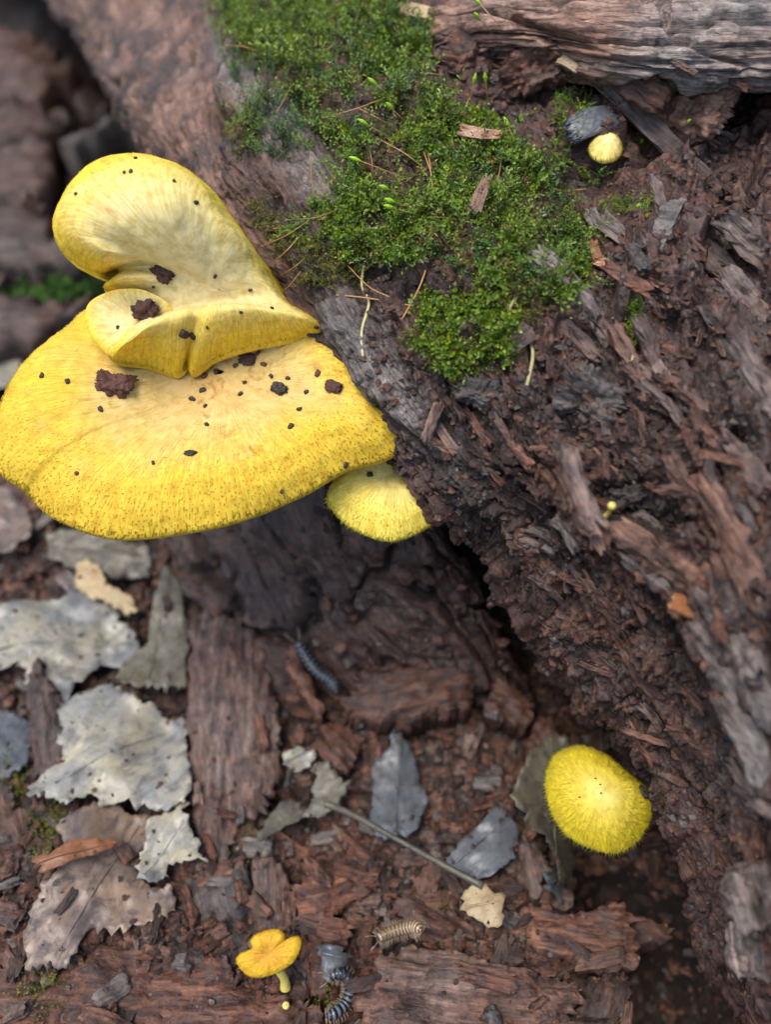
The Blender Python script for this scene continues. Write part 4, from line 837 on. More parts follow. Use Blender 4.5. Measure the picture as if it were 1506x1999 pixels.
ONLOG = [
 ('flat_twig', 1285, 272, 265, 34, .16, 44, dict(tone=.6, pale=.3, sink=-1.6, label='flat grey-brown splintered twig lying beside the cream button mushroom', category='twig')),
 ('wet_leaf', 1158, 240, 92, 56, .09, -20, dict(mat=ML_GREY, gran=.12, label='wet grey leaf scrap just behind the cream button mushroom', category='leaf', boxy=.2)),
 ('wood_lump', 1352, 222, 118, 105, .75, 10, dict(gran=1.3, tone=-1., pale=.65, label='orange-brown cubical wood lump under the weathered layer', sink=.2)),
 ('crumb_lump', 916, 132, 110, 80, .6, 20, dict(gran=2.1, tone=.0, label='dark red crumbly lump bordering the moss, left of the other lump')),
 ('crumb_lump', 1060, 132, 135, 85, .65, -20, dict(gran=2.1, tone=.1, label='dark purple-red crumbly lump below the reddish shelf of wood')),
 ('crumb_lump', 1000, 165, 80, 60, .5, 10, dict(gran=2.1, tone=.0, rot_shade=.3, label='small dark crumb lump between the two larger lumps')),
 ('wood_lump', 1262, 178, 80, 55, .4, 30, dict(gran=.6, tone=.1, rot_shade=.2, label='dull brown lump at the upper end of the flat twig')),
 ('grey_bit', 1430, 218, 30, 95, .3, 5, dict(tone=1., rot_shade=.2, label='narrow dark grey bit right of the orange-brown lump')),
 ('straw_scrap', 1110, 127, 36, 16, .08, 30, dict(mat=ML_STRAW, label='pale straw scrap on the dark purple-red lump', category='straw', sink=.0)),
 ('pale_scrap', 812, 26, 78, 26, .12, 8, dict(mat=ML_STRAW, label='pale cream bark scrap at the top edge of the moss', category='bark')),
 ('leaf_scrap', 945, 286, 72, 24, .06, 8, dict(mat=ML_ORANGE, label='shiny orange leaf scrap caught in the moss', category='leaf', sink=-7.)),
 ('wood_chip', 933, 412, 74, 28, .12, 112, dict(tone=.1, pale=.5, label='pinkish tan chip resting in the moss', sink=-3.5)),
 ('wood_chip', 1205, 455, 80, 34, .26, 38, dict(tone=.8, pale=.35, label='grey-brown grained chip at the edge of the moss')),
 ('grey_bit', 1160, 440, 44, 28, .2, 60, dict(tone=1., pale=.25, label='small smooth grey bit beside the grained chip')),
 ('orange_chip', 1162, 498, 48, 18, .14, 75, dict(mat=ML_ORANGE, label='orange wood chip standing below the grained chip', sink=.0)),
 ('orange_chip', 1185, 522, 56, 20, .12, 25, dict(mat=ML_ORANGE, label='orange wood chip lying at the foot of the standing one', sink=.0)),
 ('grey_bit', 1245, 505, 52, 26, .2, 60, dict(tone=1., rot_shade=.15, label='slate grey sliver below the grained chip')),
 ('leaf_scrap', 1000, 668, 88, 52, .07, -35, dict(tone=.6, rot_shade=.1, label='dull brown bark flake hanging at the lower moss edge', category='bark', sink=-.5)),
 ('grey_lump', 1148, 772, 105, 85, .6, 20, dict(gran=2.1, tone=1., rot_shade=.25, label='dark grey pitted crumbly lump in the middle of the log')),
 ('wood_splinter', 836, 830, 88, 22, .12, 112, dict(tone=.5, pale=.45, label='pale upright splinter sticking out by the broken ridge end', sink=-.8)),
 ('wood_splinter', 872, 862, 70, 20, .12, 55, dict(tone=.4, pale=.4, label='pale slanting splinter beside the upright one', sink=-.5)),
 ('wood_splinter', 990, 850, 80, 16, .12, 60, dict(tone=.4, pale=.1, rot_shade=.1, label='thin dark splinter in the crumbly hollow')),
 ('dark_lump', 1290, 985, 80, 70, .5, 0, dict(gran=2.1, tone=1., rot_shade=.8, label='black crumbly lump right of the yellow pin')),
 ('dark_lump', 1215, 965, 60, 50, .35, 0, dict(gran=2.1, tone=.9, rot_shade=.75, label='black crumbly lump just above the yellow pin')),
 ('dark_lump', 938, 770, 80, 50, .35, 10, dict(gran=2.1, tone=1., rot_shade=.6, label='blackish crumb lump below the lower moss patch')),
 ('wood_flake', 1345, 1192, 70, 36, .1, 22, dict(mat=ML_ORANGE, label='orange-tan flake on the splintered part of the log', category='wood', sink=-.4)),
 ('pale_lump', 1480, 1745, 95, 130, .6, 70, dict(gran=.8, tone=.7, pale=.6, label='pale pinkish lump on the near log end, above its twin')),
 ('pale_lump', 1490, 1850, 80, 120, .6, 80, dict(gran=.8, tone=.7, pale=.55, label='pale pinkish lump on the near log end, below its twin')),
]
for k, (nm, px, py, L_, W_, H_, an, kw) in enumerate(ONLOG):
    piece(nm, px, py, L_, W_, H_, an, 'lp', seed=200 + k, **kw)
SPL = [ # attached splinters: px, py, length, width, height, angle, tone, pale
 (1128, 960, 210, 62, .35, 70, .45, .35), (1150, 1010, 160, 40, .3, 66, .1, .3), (1110, 1040, 90, 45, .25, 60, .9, .3), (1275, 1080, 200, 66, .35, 36, .2, .35), (1330, 1105, 150, 40, .3, 38, .1, .3), (1260, 1120, 110, 30, .25, 38, .9, .3),
 (1415, 1030, 260, 62, .4, 62, .1, .3), (1440, 1060, 180, 36, .3, 58, .1, .3), (1368, 1135, 120, 62, .35, 66, .1, .32), (1210, 1240, 190, 44, .35, 55, .0, .12), (1180, 1180, 150, 34, .3, 52, .1, .1),
 (1265, 1330, 170, 40, .3, 58, .0, .08), (1440, 1250, 160, 60, .3, 60, 1., .35), (1410, 1310, 150, 50, .3, 55, .9, .4), (1470, 1330, 200, 60, .3, 65, 1., .35), (1385, 1250, 90, 34, .25, 50, .9, .4), (1455, 1440, 200, 60, .35, 62, .8, .3), (1480, 1560, 180, 50, .35, 65, .6, .25),
 (1110, 560, 200, 52, .3, 48, .8, .3), (1160, 620, 160, 40, .28, 50, .6, .2), (1130, 660, 130, 34, .25, 46, .5, .15), (1230, 700, 150, 40, .3, 60, .2, .2), (1270, 690, 160, 30, .25, 72, .4, .15), (1300, 440, 40, 140, .2, 10, .9, .2), (1290, 400, 130, 30, .25, 75, .8, .15),
 (1470, 480, 190, 60, .35, 45, .5, .45), (1430, 540, 160, 50, .3, 42, .6, .3), (1470, 600, 180, 50, .3, 48, .7, .3), (1390, 480, 120, 40, .25, 40, .5, .2), (1480, 740, 200, 50, .3, 60, .8, .15), (1450, 900, 180, 50, .3, 50, .4, .15), (1490, 980, 170, 40, .3, 52, .2, .2),
 (1340, 770, 120, 30, .2, 40, .3, .1), (1390, 860, 140, 36, .25, 50, .1, .1), (1330, 940, 110, 40, .25, 70, .1, .2), (1370, 960, 120, 40, .25, 60, .1, .25), (1180, 880, 90, 26, .2, 85, .1, .25), (1205, 870, 80, 22, .2, 80, .0, .2), (1290, 620, 110, 26, .2, 50, .6, .1),
]
for k, (px, py, L_, W_, H_, an, tn, pa) in enumerate(SPL):
    piece('splinter', px, py, L_ * .85, W_ * .8, H_ * .8, an, 'lp', tone=tn, pale=pa * (1.5 if tn > .75 else .85), seed=300 + k, sink=.42, parent=log_root, rough=.34, boxy=.72)
# smaller attached splinters, scattered along the grain
protos = [chunk_data(500 + k, .85 * random.uniform(.5, 1.4), .17 * random.uniform(.6, 1.5), .12, 8, 4, 3, rough=.4, boxy=.7, tone=[.0, .2, .5, .8][k % 4], pale=[.0, .14, .05, .18, .0][k % 5], name='splinter') for k in range(16)]
cnt = 0; tries = 0; rr = random.Random(5)
while cnt < 225 and tries < 4000:
    tries += 1; px, py = rr.uniform(650, 1620), rr.uniform(120, 1900)
    if px < 620 + (py - 650) * .62 + 120 * (py > 900) or px < 850: continue
    if py < 700 and px < 1160 + rr.uniform(-40, 60) or (abs(px - 1190) < 120 and abs(py - 260) < 150): continue
    p, n, d = hit(px, py, 'lp')
    if d > 30: continue
    an = math.radians(48 + (px - 1100) * .02 + rr.gauss(0, 22)); n2 = n * .6 + np.array((0, 0, .4)); n2 /= np.linalg.norm(n2)
    M = frame(p, px_dir(px, py, math.degrees(an), p, n2) + n2 * rr.gauss(0, .06), n2, -.02) @ Matrix.Diagonal((rr.uniform(.5, 1.1),) * 3 + (1,))
    put('splinter', protos[rr.randrange(16)], M, log_root); cnt += 1

# ---------------- crumbs on the caps
BV['b'] = bvh(None, Gb.reshape(-1, 3), grid_faces(*Gb.shape[:2], True)); BV['u'] = bvh(None, Gf.reshape(-1, 3), grid_faces(*Gf.shape[:2], True))
BV['v'] = bvh(None, G2.reshape(-1, 3), grid_faces(*G2.shape[:2], True)); BV['s'] = bvh(None, Gl.reshape(-1, 3), grid_faces(*Gl.shape[:2], True)); BV['m'] = bvh(None, Gm.reshape(-1, 3), grid_faces(*Gm.shape[:2], True))
def crumb(px, py, size, H, an, which, label, mat, seed, group=None, name='wood_crumb', asp=.75):
    p, n, d = hit(px, py, which); s = d * .97 / FPX
    dat = chunk_data(seed, size * s, size * s * asp, H, 18 if size > 20 else 8, 14 if size > 20 else 6, 6 if size > 20 else 4, mat=mat, gran=1.9 if size > 20 else 1., boxy=.05, name=name)
    put(name, dat, frame(p + n * H * .25, px_dir(px, py, an, p, n), n), None, label, 'crumb', group)
for k, q in enumerate([(318, 533, 38, .14, 40, 'uv', 'elongated brown wood crumb on the neck of the fused mushroom'), (288, 603, 50, .22, -20, 'uv', 'chunky brown wood crumb on the left fold of the fused mushroom'),
          (224, 753, 66, .26, 10, 'b', 'largest dark brown wood crumb lying on the broad cap'), (652, 756, 34, .10, 20, 'b', 'flat round brown crumb on the broad cap next to the log'),
          (546, 760, 34, .12, 30, 'b', 'dark wet crumb right of the middle of the broad cap'), (358, 652, 20, .1, 20, 'uv', 'black crumb on the folded lip, left of its pair'), (377, 656, 15, .09, 60, 'uv', 'black crumb on the folded lip, right of its pair'),
          (484, 702, 34, .08, 5, 'b', 'long brown stain-like crumb below the wavy lip'), (372, 886, 24, .05, 10, 'b', 'thin dark flake on the scaly front of the broad cap'), (722, 927, 13, .09, 0, 's', 'black crumb on the small half hidden cap'),
          (1256, 1546, 22, .08, 60, 'm', 'dark crumb near the edge of the lemon cap')]):
    crumb(*q[:6], q[6], M_CRUMB if 'brown' in q[6] else M_SPECK, 600 + k)
ZB = [((420, 715), 'just below the wavy lip'), ((600, 755), 'near the log'), ((110, 740), 'at its outer side away from the log'), ((400, 780), 'in its sunken middle'), ((560, 830), 'beside the small torn nick'), ((150, 925), 'on its scaly outer front'), ((550, 940), 'on its scaly front near the small cap'), ((330, 880), 'on its scaly front')]
ZU = [((250, 330), 'on the crown of the rounded lobe'), ((380, 380), 'on the log side of the rounded lobe'), ((470, 600), 'near the crest of the lip'), ((610, 640), 'at the lip end touching the log'), ((300, 560), 'on the neck'), ((230, 640), 'on the left fold'), ((400, 645), 'at the notch of the lip')]
SPK_B = [(82, 734), (132, 746), (434, 701), (460, 715), (403, 718), (422, 727), (400, 735), (396, 763), (376, 780), (401, 794), (563, 739), (599, 766), (621, 730), (568, 833), (404, 830), (151, 925), (675, 909), (550, 959), (515, 712), (530, 735), (478, 748), (505, 690), (196, 800), (585, 800), (300, 905), (350, 735), (470, 770)]
SPK_U = [(243, 339), (256, 336), (265, 311), (149, 380), (383, 397), (340, 355), (489, 567), (471, 610), (531, 603), (618, 639), (405, 640), (300, 560), (420, 540), (230, 640)]
NEAR = lambda px, py, z: min(z, key=lambda m: (m[0][0] - px) ** 2 + (m[0][1] - py) ** 2)[1]
for k, (px, py) in enumerate(SPK_B):
    crumb(px, py, rr.uniform(8, 14), .06, rr.uniform(0, 180), 'b', 'tiny dark speck on the broad yellow cap ' + NEAR(px, py, ZB), M_SPECK if k % 3 else M_CRUMB, 640 + k, 'specks on the broad cap', 'wood_speck')
for k, (px, py) in enumerate(SPK_U):
    crumb(px, py, rr.uniform(6, 11), .05, rr.uniform(0, 180), 'uv', 'tiny dark speck on the fused mushroom ' + NEAR(px, py, ZU), M_SPECK if k % 3 else M_CRUMB, 680 + k, 'specks on the fused mushroom', 'wood_speck')
for k, (px, py) in enumerate([(1163, 1520), (1172, 1532), (1132, 1556)]):
    crumb(px, py, 3.6, .03, 0, 'm', 'tiny dark speck of wood stuck on the lemon cap', M_CRUMB, 700 + k, 'specks on the lemon cap', 'wood_speck')

# ---------------- loose chips on the floor
_o = 0; sv = []; sf = []
for a, b in SHEETS:
    sv.append(a); sf += [tuple(i + _o for i in q) for q in b]; _o += len(a)
BV['o'] = BVHTree.FromPolygons([tuple(q) for q in np.concatenate(sv)], sf)
pin(556, 1962, 'go', .30, .06, 'yellow pin mushroom sprouting below the tiny orange mushroom')
MARKS = [((250, 1470), 'the large pale leaf'), ((350, 1660), 'the small pale leaf lobe'), ((90, 1230), 'the mottled pale leaf'), ((310, 1240), 'the pointed leaf'), ((220, 1750), 'the crinkled tan leaf'), ((450, 1430), 'the long bark slab'), ((800, 1340), 'the split crosswise block'),
         ((775, 1540), 'the blue-grey leaf'), ((590, 1590), 'the stalked leaf'), ((820, 1690), 'the leaf stalk'), ((935, 1780), 'the beige leaf fragment'), ((1050, 1600), 'the olive leaf'), ((1150, 1700), 'the lemon mushroom'), ((520, 1870), 'the tiny orange mushroom'), ((230, 1930), 'the crumbly mound'),
         ((920, 1950), 'the grained wood block'), ((670, 1940), 'the coiled millipede'), ((620, 1320), 'the outstretched millipede'), ((1130, 1820), 'the reddish block'), ((60, 1670), 'the rough reddish block'), ((30, 1080), 'the leaf under the cap rim'), ((90, 1400), 'the upright dark block'), ((420, 1750), 'the blue-black chip'),
         ((1340, 1920), 'the black hollow'), ((660, 1450), 'the rusty block'), ((1000, 1370), 'the dark gap under the log'), ((50, 560), 'the far mossy clump'), ((60, 130), 'the far rusty block'), ((60, 340), 'the far pinkish block'), ((20, 730), 'the far pale leaf'), ((640, 1750), 'the flat red-brown chip'), ((780, 1835), 'the tan millipede')]
def nearest(px, py, marks=MARKS): return min(marks, key=lambda m: (m[0][0] - px) ** 2 + (m[0][1] - py) ** 2)[1]
LOOK = ['reddish brown', 'deep red-brown', 'dull brown', 'greyish', 'blackish brown', 'rusty red']
cp = []
for k in range(18):
    t = [(.0, 0, .1), (-.3, .1, .0), (.4, 0, .2), (1.1, 0, .2), (.3, .8, 0), (-1., 0, .15)][k % 6]
    cp.append((k, chunk_data(720 + k, random.uniform(.6, 1.4), random.uniform(.35, .6), random.uniform(.2, .4), 8, 5, 4, rough=.3, boxy=.7, tone=t[0], rot_shade=t[1], pale=t[2], gran=.6 if k % 3 == 0 else 0., name='wood_chip')))
cnt = 0; tries = 0; rr = random.Random(8); spots = []
while cnt < 270 and tries < 9000:
    tries += 1; px = rr.uniform(-150, 1420); py = rr.uniform(1000, 2120) if rr.random() < .85 else rr.uniform(0, 1000)
    if py < 1000 and px > 260: continue
    if px > 540 and py < 1330 + (px - 540) * .1: continue
    if px < 380 and 1130 < py < 1600 and rr.random() < .8: continue
    d0 = Vector(ray(px, py)).normalized(); h = B_G.ray_cast(CAMP, d0); ho = BV['o'].ray_cast(CAMP, d0)
    if ho[0] is not None and (h[0] is None or ho[3] < h[3]):
        if rr.random() < .93: continue
        h = ho
    if h[0] is None: continue
    hl = B_L.ray_cast(CAMP, d0)
    if hl[0] is not None and hl[3] < h[3]: continue
    p = np.array(h[0]); n = np.array(h[1]) * .5 + np.array((rr.gauss(0, .2), rr.gauss(0, .2), .6)); n /= np.linalg.norm(n)
    if abs(px - 935) + abs(py - 1780) < 75 or (90 < px < 375 and 1380 < py < 1590) or (470 < px < 600 and 1810 < py < 1985): continue
    sc = rr.uniform(.35, 1.0) * (1 if py > 1000 else 2.6)
    if any((p[0] - a) ** 2 + (p[1] - b) ** 2 < (.3 * sc) ** 2 for a, b in spots): continue
    if p[2] < -1.2: continue
    spots.append((p[0], p[1])); k, dat = cp[rr.randrange(18)]
    an = rr.uniform(0, 6.28); M = frame(p + np.array((0, 0, .10 * sc)), (math.cos(an), math.sin(an), 0), n) @ Matrix.Diagonal((sc,) * 3 + (1,))
    put('wood_chip', dat, M, None, ('small ' if sc < .55 else 'large ' if sc > .8 else '') + LOOK[k % 6] + (' crumbly wood lump' if k % 3 == 0 else ' wood chip') + ' on the floor near ' + nearest(px, py), 'chip', 'loose chips on the forest floor'); cnt += 1

def crumb_stuff(name, n, region, which, mat, smin, smax, label, seed, attrs_fn=None):
    r = random.Random(seed); ico = [(0, 0, 1)] + [(math.cos(a), math.sin(a), .3) for a in np.linspace(0, 6.28, 6)[:5]] + [(math.cos(a + .6) * .8, math.sin(a + .6) * .8, -.5) for a in np.linspace(0, 6.28, 6)[:5]]
    fc = [(0, i + 1, (i + 1) % 5 + 1) for i in range(5)] + [(i + 1, i + 6, (i + 1) % 5 + 1) for i in range(5)] + [((i + 1) % 5 + 1, i + 6, (i + 1) % 5 + 6) for i in range(5)]
    ico = np.array(ico); Vs = []; Fs = []; at = {'tone': [], 'rot_shade': [], 'pale': []}; c = 0; t = 0
    while c < n and t < n * 6:
        t += 1; px, py = r.uniform(*region[0]), r.uniform(*region[1])
        best = None; d0 = Vector(ray(px, py)).normalized()
        for k in 'glfpo':
            h = BV[k].ray_cast(CAMP, d0)
            if h[0] is not None and (best is None or h[3] < best[0]): best = (h[3], k, h)
        if best is not None and best[1] in 'of' and r.random() < .92: continue
        if best is None or best[1] not in which: continue
        p = np.array(best[2][0])
        if best[1] == 'g' and p[2] < -1.5 and r.random() < .8: continue
        s = (smin + (smax - smin) * r.random() ** 2.5) * (.4 if best[1] == 'o' else 1.)
        Q = ico * np.array([r.uniform(.6, 1.5), r.uniform(.6, 1.2), r.uniform(.5, 1.)]) + np.random.default_rng(c).normal(0, .16, ico.shape)
        a = r.uniform(0, 6.28); Q = np.c_[Q[:, 0] * math.cos(a) - Q[:, 1] * math.sin(a), Q[:, 0] * math.sin(a) + Q[:, 1] * math.cos(a), Q[:, 2]] * s
        b = len(Vs) * 11; Vs.append(Q + p); Fs += [tuple(x + b for x in f) for f in fc]; c += 1
        tn, rt, pa = r.choice([(-.3, 0, .05), (-.2, 0, .15), (.1, .2, 0), (.1, .7, 0), (1., 0, .15), (-1., 0, .1), (.2, .9, 0)])
        at['tone'] += [tn] * 11; at['rot_shade'] += [rt] * 11; at['pale'] += [pa] * 11
    Vs = np.concatenate(Vs); at['gco'] = Vs * 1.3
    o = mk(name, Vs, Fs, mat, attrs=at, smooth=False); tag(o, label, 'crumbs', None, 'stuff'); return o
crumb_stuff('floor_crumbs', 8500, ((-120, 1430), (980, 2080)), 'gfo', MW, .025, .20, 'fine crumbs of red rotten wood covering the forest floor', 3)
crumb_stuff('log_crumbs', 6500, ((700, 1560), (60, 1950)), 'l', MW, .015, .10, 'fine wood crumbs lying over the decayed top of the log', 4)

def outer_litter(n):
    r = np.random.default_rng(77); Vs = []; Fs = []; at = {'tone': [], 'rot_shade': [], 'pale': []}
    base = np.array([(x, y, z) for x in (-1, 1) for y in (-1, 1) for z in (-1, 1)], float); fc = [(0, 1, 3, 2), (4, 6, 7, 5), (0, 4, 5, 1), (2, 3, 7, 6), (0, 2, 6, 4), (1, 5, 7, 3)]
    c = 0
    while c < n:
        x, y = r.uniform(-26, 16), r.uniform(-12, 40); qx, qy = proj(np.array([[x, y, .3]]))
        if -60 < qx[0] < 1440 and 960 < qy[0] < 2060 and y > .6: continue
        if x > 2 - .6 * (y - 4) and y > -6: continue
        h = B_G.ray_cast(Vector((x, y, 8)), Vector((0, 0, -1)))
        if h[0] is None: continue
        s_z = .05 + .40 * r.random() ** 2.2; Q = (base + r.normal(0, .22, base.shape)) * np.array((r.uniform(.8, 2.2), r.uniform(.5, 1), r.uniform(.3, .6))) * s_z
        a = r.uniform(0, 6.28); Q = np.c_[Q[:, 0] * math.cos(a) - Q[:, 1] * math.sin(a), Q[:, 0] * math.sin(a) + Q[:, 1] * math.cos(a), Q[:, 2] + Q[:, 0] * r.normal(0, .25)]
        Fs += [tuple(i + len(Vs) * 8 for i in f) for f in fc]; Vs.append(Q + np.array(h[0]))
        t3 = [(-.3, 0, .05), (-.2, 0, .15), (.1, .2, 0), (.1, .7, 0), (1., 0, .15), (-1., 0, .1)][r.integers(0, 6)]
        for k_, v_ in zip(('tone', 'rot_shade', 'pale'), t3): at[k_] += [v_] * 8
        c += 1
    Vs = np.concatenate(Vs); at['gco'] = Vs * 1.3
    tag(mk('outer_litter', Vs, Fs, MW, attrs=at, smooth=False), 'loose wood litter covering the floor around the leaves', 'litter', None, 'stuff')
outer_litter(7000)

# ================================================================== MOSS
def inside(poly, x, y):
    c = False; j = len(poly) - 1
    for i in range(len(poly)):
        if (poly[i][1] > y) != (poly[j][1] > y) and x < (poly[j][0] - poly[i][0]) * (y - poly[i][1]) / (poly[j][1] - poly[i][1]) + poly[i][0]: c = not c
        j = i
    return c
def moss_proto(r, kind):
    Vs = []; Fs = []; mv = []
    H = r.uniform(.3, .75) if kind == 0 else r.uniform(.2, .4); nl = int(H / .027) if kind == 0 else 13
    bend = r.uniform(.2, 1.1); ba = r.uniform(0, 6.28)
    for i in range(nl):
        t = (i + .5) / nl; base = np.array((math.cos(ba) * bend * H * t * t, math.sin(ba) * bend * H * t * t, H * t)); a = i * 2.4 + r.uniform(-.3, .3)
        el = (.45 + .5 * t) if kind == 0 else (.25 + .8 * t); ll = r.uniform(.10, .18) * (1.15 - .55 * t) if kind == 0 else r.uniform(.11, .17) * (1.05 - .4 * t)
        wl = .021 if kind == 0 else .028
        d = np.array((math.cos(a) * math.cos(el), math.sin(a) * math.cos(el), math.sin(el))); e = np.array((-math.sin(a), math.cos(a), 0))
        m_ = base + d * ll * .5; tp = base + d * ll + np.array((0, 0, -.02))
        b = len(Vs); Vs += [base, m_ + e * wl, tp, m_ - e * wl]; Fs += [(b, b + 1, b + 2), (b, b + 2, b + 3)]
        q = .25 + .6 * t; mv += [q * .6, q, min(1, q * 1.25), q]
    for s in (-1, 1):
        b = len(Vs); e = np.array((.008 * s, .008, 0)); tip = np.array((math.cos(ba) * bend * H, math.sin(ba) * bend * H, H)); Vs += [-e, e, tip]; Fs.append((b, b + 1, b + 2)); mv += [0, 0, .3]
    return np.array(Vs), np.array(Fs), np.array(mv)
def moss_patch(name, label, polys, n, mat, kind, seed, which='l', holes=(), thr=-.12, sc=1., lean=.5):
    r = random.Random(seed); pr = [moss_proto(r, kind) for _ in range(10)]; Vs = []; Fs = []; mv = []; off = 0; c = t = 0
    xs = [q[0] for p in polys for q in p]; ys = [q[1] for p in polys for q in p]
    nb_ = n * 25; cand = np.random.default_rng(seed).uniform((min(xs), min(ys)), (max(xs), max(ys)), (nb_, 2)); fb = fbm(np.c_[cand * .0105, np.full(nb_, seed)], 3); hue = fbm(np.c_[cand * .02, np.full(nb_, seed + 9)], 2)
    while c < n and t < nb_:
        px, py = cand[t]; t += 1
        if not any(inside(p, px, py) for p in polys): continue
        if any(((px - hx) / hr) ** 2 + ((py - hy) / hs) ** 2 < r.uniform(.5, 1.1) for hx, hy, hr, hs in holes): continue
        if fb[t - 1] < thr + r.uniform(-.15, .15): continue
        p, nn, d = hit(px, py, which)
        if d > 60: continue
        V0, F0, m0 = pr[r.randrange(10)]; s = sc * r.uniform(.6, 1.15)
        up = nn * .45 + np.array((r.gauss(0, lean * .55), r.gauss(-.25, lean * .55), .55)); up /= np.linalg.norm(up)
        a = r.uniform(0, 6.28); x = np.cross(up, (math.cos(a), math.sin(a), .1)); x /= np.linalg.norm(x); yv = np.cross(up, x)
        Vs.append(p - up * .05 + s * (V0[:, :1] * x + V0[:, 1:2] * yv + V0[:, 2:] * up)); Fs.append(F0 + off); off += len(V0)
        mv.append(np.clip(m0 * r.uniform(.4, 1.2) + r.gauss(0, .08) + .35 * hue[t - 1], 0, 1)); c += 1
    o = mk(name, np.concatenate(Vs), np.concatenate(Fs), mat, attrs={'mv': np.concatenate(mv)}); tag(o, label, 'moss', None, 'stuff'); return o
P1 = [(405, -60), (800, -60), (840, 90), (870, 200), (930, 260), (1040, 310), (1090, 370), (1140, 430), (1150, 520), (1090, 600), (960, 560), (840, 500), (760, 520), (640, 510), (560, 470), (600, 410), (640, 360), (600, 300), (490, 310), (470, 200), (420, 80)]
P2 = [(800, 600), (840, 570), (880, 590), (940, 560), (975, 610), (1030, 615), (1000, 660), (1000, 705), (950, 715), (930, 760), (895, 735), (850, 720), (835, 690), (790, 670), (815, 640)]
HOL = [(470, 175, 55, 45), (555, 260, 55, 60), (615, 335, 70, 50), (650, 215, 50, 35), (520, 150, 20, 20), (745, 330, 45, 55), (740, 440, 40, 25), (880, 480, 35, 20)]
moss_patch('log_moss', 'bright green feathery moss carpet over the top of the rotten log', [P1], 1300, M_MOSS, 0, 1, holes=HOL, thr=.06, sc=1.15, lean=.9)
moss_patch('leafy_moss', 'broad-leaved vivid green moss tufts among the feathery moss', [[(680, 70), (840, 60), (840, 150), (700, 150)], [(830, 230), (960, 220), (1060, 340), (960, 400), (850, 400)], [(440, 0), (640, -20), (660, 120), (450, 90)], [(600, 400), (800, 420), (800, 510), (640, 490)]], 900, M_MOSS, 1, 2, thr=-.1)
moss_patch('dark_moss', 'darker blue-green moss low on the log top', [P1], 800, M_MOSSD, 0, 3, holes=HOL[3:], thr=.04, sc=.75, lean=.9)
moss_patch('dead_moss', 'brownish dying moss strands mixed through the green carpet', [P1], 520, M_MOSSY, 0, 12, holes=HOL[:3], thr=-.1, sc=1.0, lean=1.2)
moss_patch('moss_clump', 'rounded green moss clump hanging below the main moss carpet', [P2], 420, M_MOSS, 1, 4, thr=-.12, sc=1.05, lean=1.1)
moss_patch('olive_moss', 'brownish olive moss fringe creeping along the log ridge', [[(430, 190), (500, 260), (520, 400), (560, 460), (620, 560), (580, 560), (500, 440), (450, 290)], [(560, 460), (700, 470), (720, 560), (620, 560)], [(960, 560), (1090, 560), (1040, 640), (990, 620)], P2], 1050, M_MOSSY, 0, 5, thr=-.1, sc=.5, lean=1.)
moss_patch('moss_sprigs', 'small scattered moss sprigs around the cream button mushroom', [[(1085, 170), (1160, 150), (1150, 230), (1100, 330), (1075, 330)], [(1240, 250), (1330, 230), (1320, 290), (1250, 290)], [(1170, 380), (1270, 390), (1260, 430), (1180, 420)], [(1215, 600), (1260, 590), (1250, 660), (1225, 680)], [(1130, 340), (1190, 330), (1200, 360), (1140, 365)]], 330, M_MOSS, 0, 6, thr=-.4, sc=.5)
moss_patch('far_moss', 'blurred green mossy clump on the floor far behind the fused mushroom', [[(-80, 535), (60, 520), (170, 540), (200, 590), (150, 615), (60, 590), (-80, 600)]], 900, M_MOSSD, 1, 7, which='g', thr=-.5, sc=2.6)
moss_patch('floor_moss', 'sparse olive moss between the floor chips', [[(30, 1930), (110, 1900), (130, 1960), (40, 1990)], [(70, 1590), (120, 1570), (130, 1660), (90, 1680)], [(480, 1620), (520, 1630), (500, 1660)], [(600, 1945), (650, 1950), (640, 1975)], [(840, 1750), (880, 1750), (870, 1780)], [(0, 1470), (40, 1460), (50, 1560), (10, 1560)]], 380, M_MOSSY, 0, 8, which='g', thr=-.6, sc=.8)

# ---------------- dry strands, moss capsules, rootlets
def strand(pts, rad, name, mat, label, category, group, lift=(.22, .5), which='l'):
    W = []
    for i, (px, py) in enumerate(pts):
        p, n, d = hit(px, py, which); f = i / (len(pts) - 1); v = np.array((0, 0, CAM_H)) - p; v /= np.linalg.norm(v)
        W.append(p + v * (lift[0] + (lift[1] - lift[0]) * math.sin(f * math.pi)))
    W[0] = W[0] - (np.array((0, 0, CAM_H)) - W[0]) * .0; o = tube(name, W, [rad] * len(W), mat, None, 5, n=max(8, 6 * len(W)))
    tag(o, label, category, group); return o
STR = [[(438, 90), (475, 92), (510, 103)], [(428, 161), (465, 180), (500, 200)], [(570, 166), (555, 195), (540, 221)], [(632, 120), (655, 145), (676, 166)], [(656, 85), (640, 98), (629, 110)], [(617, 235), (690, 215), (757, 190)], [(700, 212), (735, 230), (765, 246)], [(719, 282), (727, 320), (729, 365)],
       [(606, 296), (608, 340), (612, 386)], [(533, 448), (568, 440), (600, 428)], [(508, 483), (560, 460), (602, 432)], [(531, 515), (560, 490), (587, 460)], [(551, 537), (575, 522), (595, 505)], [(545, 577), (568, 555), (587, 531)], [(798, 143), (830, 144), (865, 147)], [(739, 272), (790, 300), (832, 332)], [(828, 299), (842, 340), (845, 380)],
       [(790, 440), (840, 425), (900, 430)], [(880, 215), (920, 235), (960, 270)], [(920, 190), (905, 215), (890, 240)], [(560, 430), (620, 425), (680, 400)], [(830, 390), (842, 345), (836, 300)], [(1080, 370), (1110, 373), (1145, 370)], [(905, 220), (940, 245), (955, 262)], [(680, 520), (720, 560), (760, 580)], [(980, 300), (975, 340), (960, 380)]]
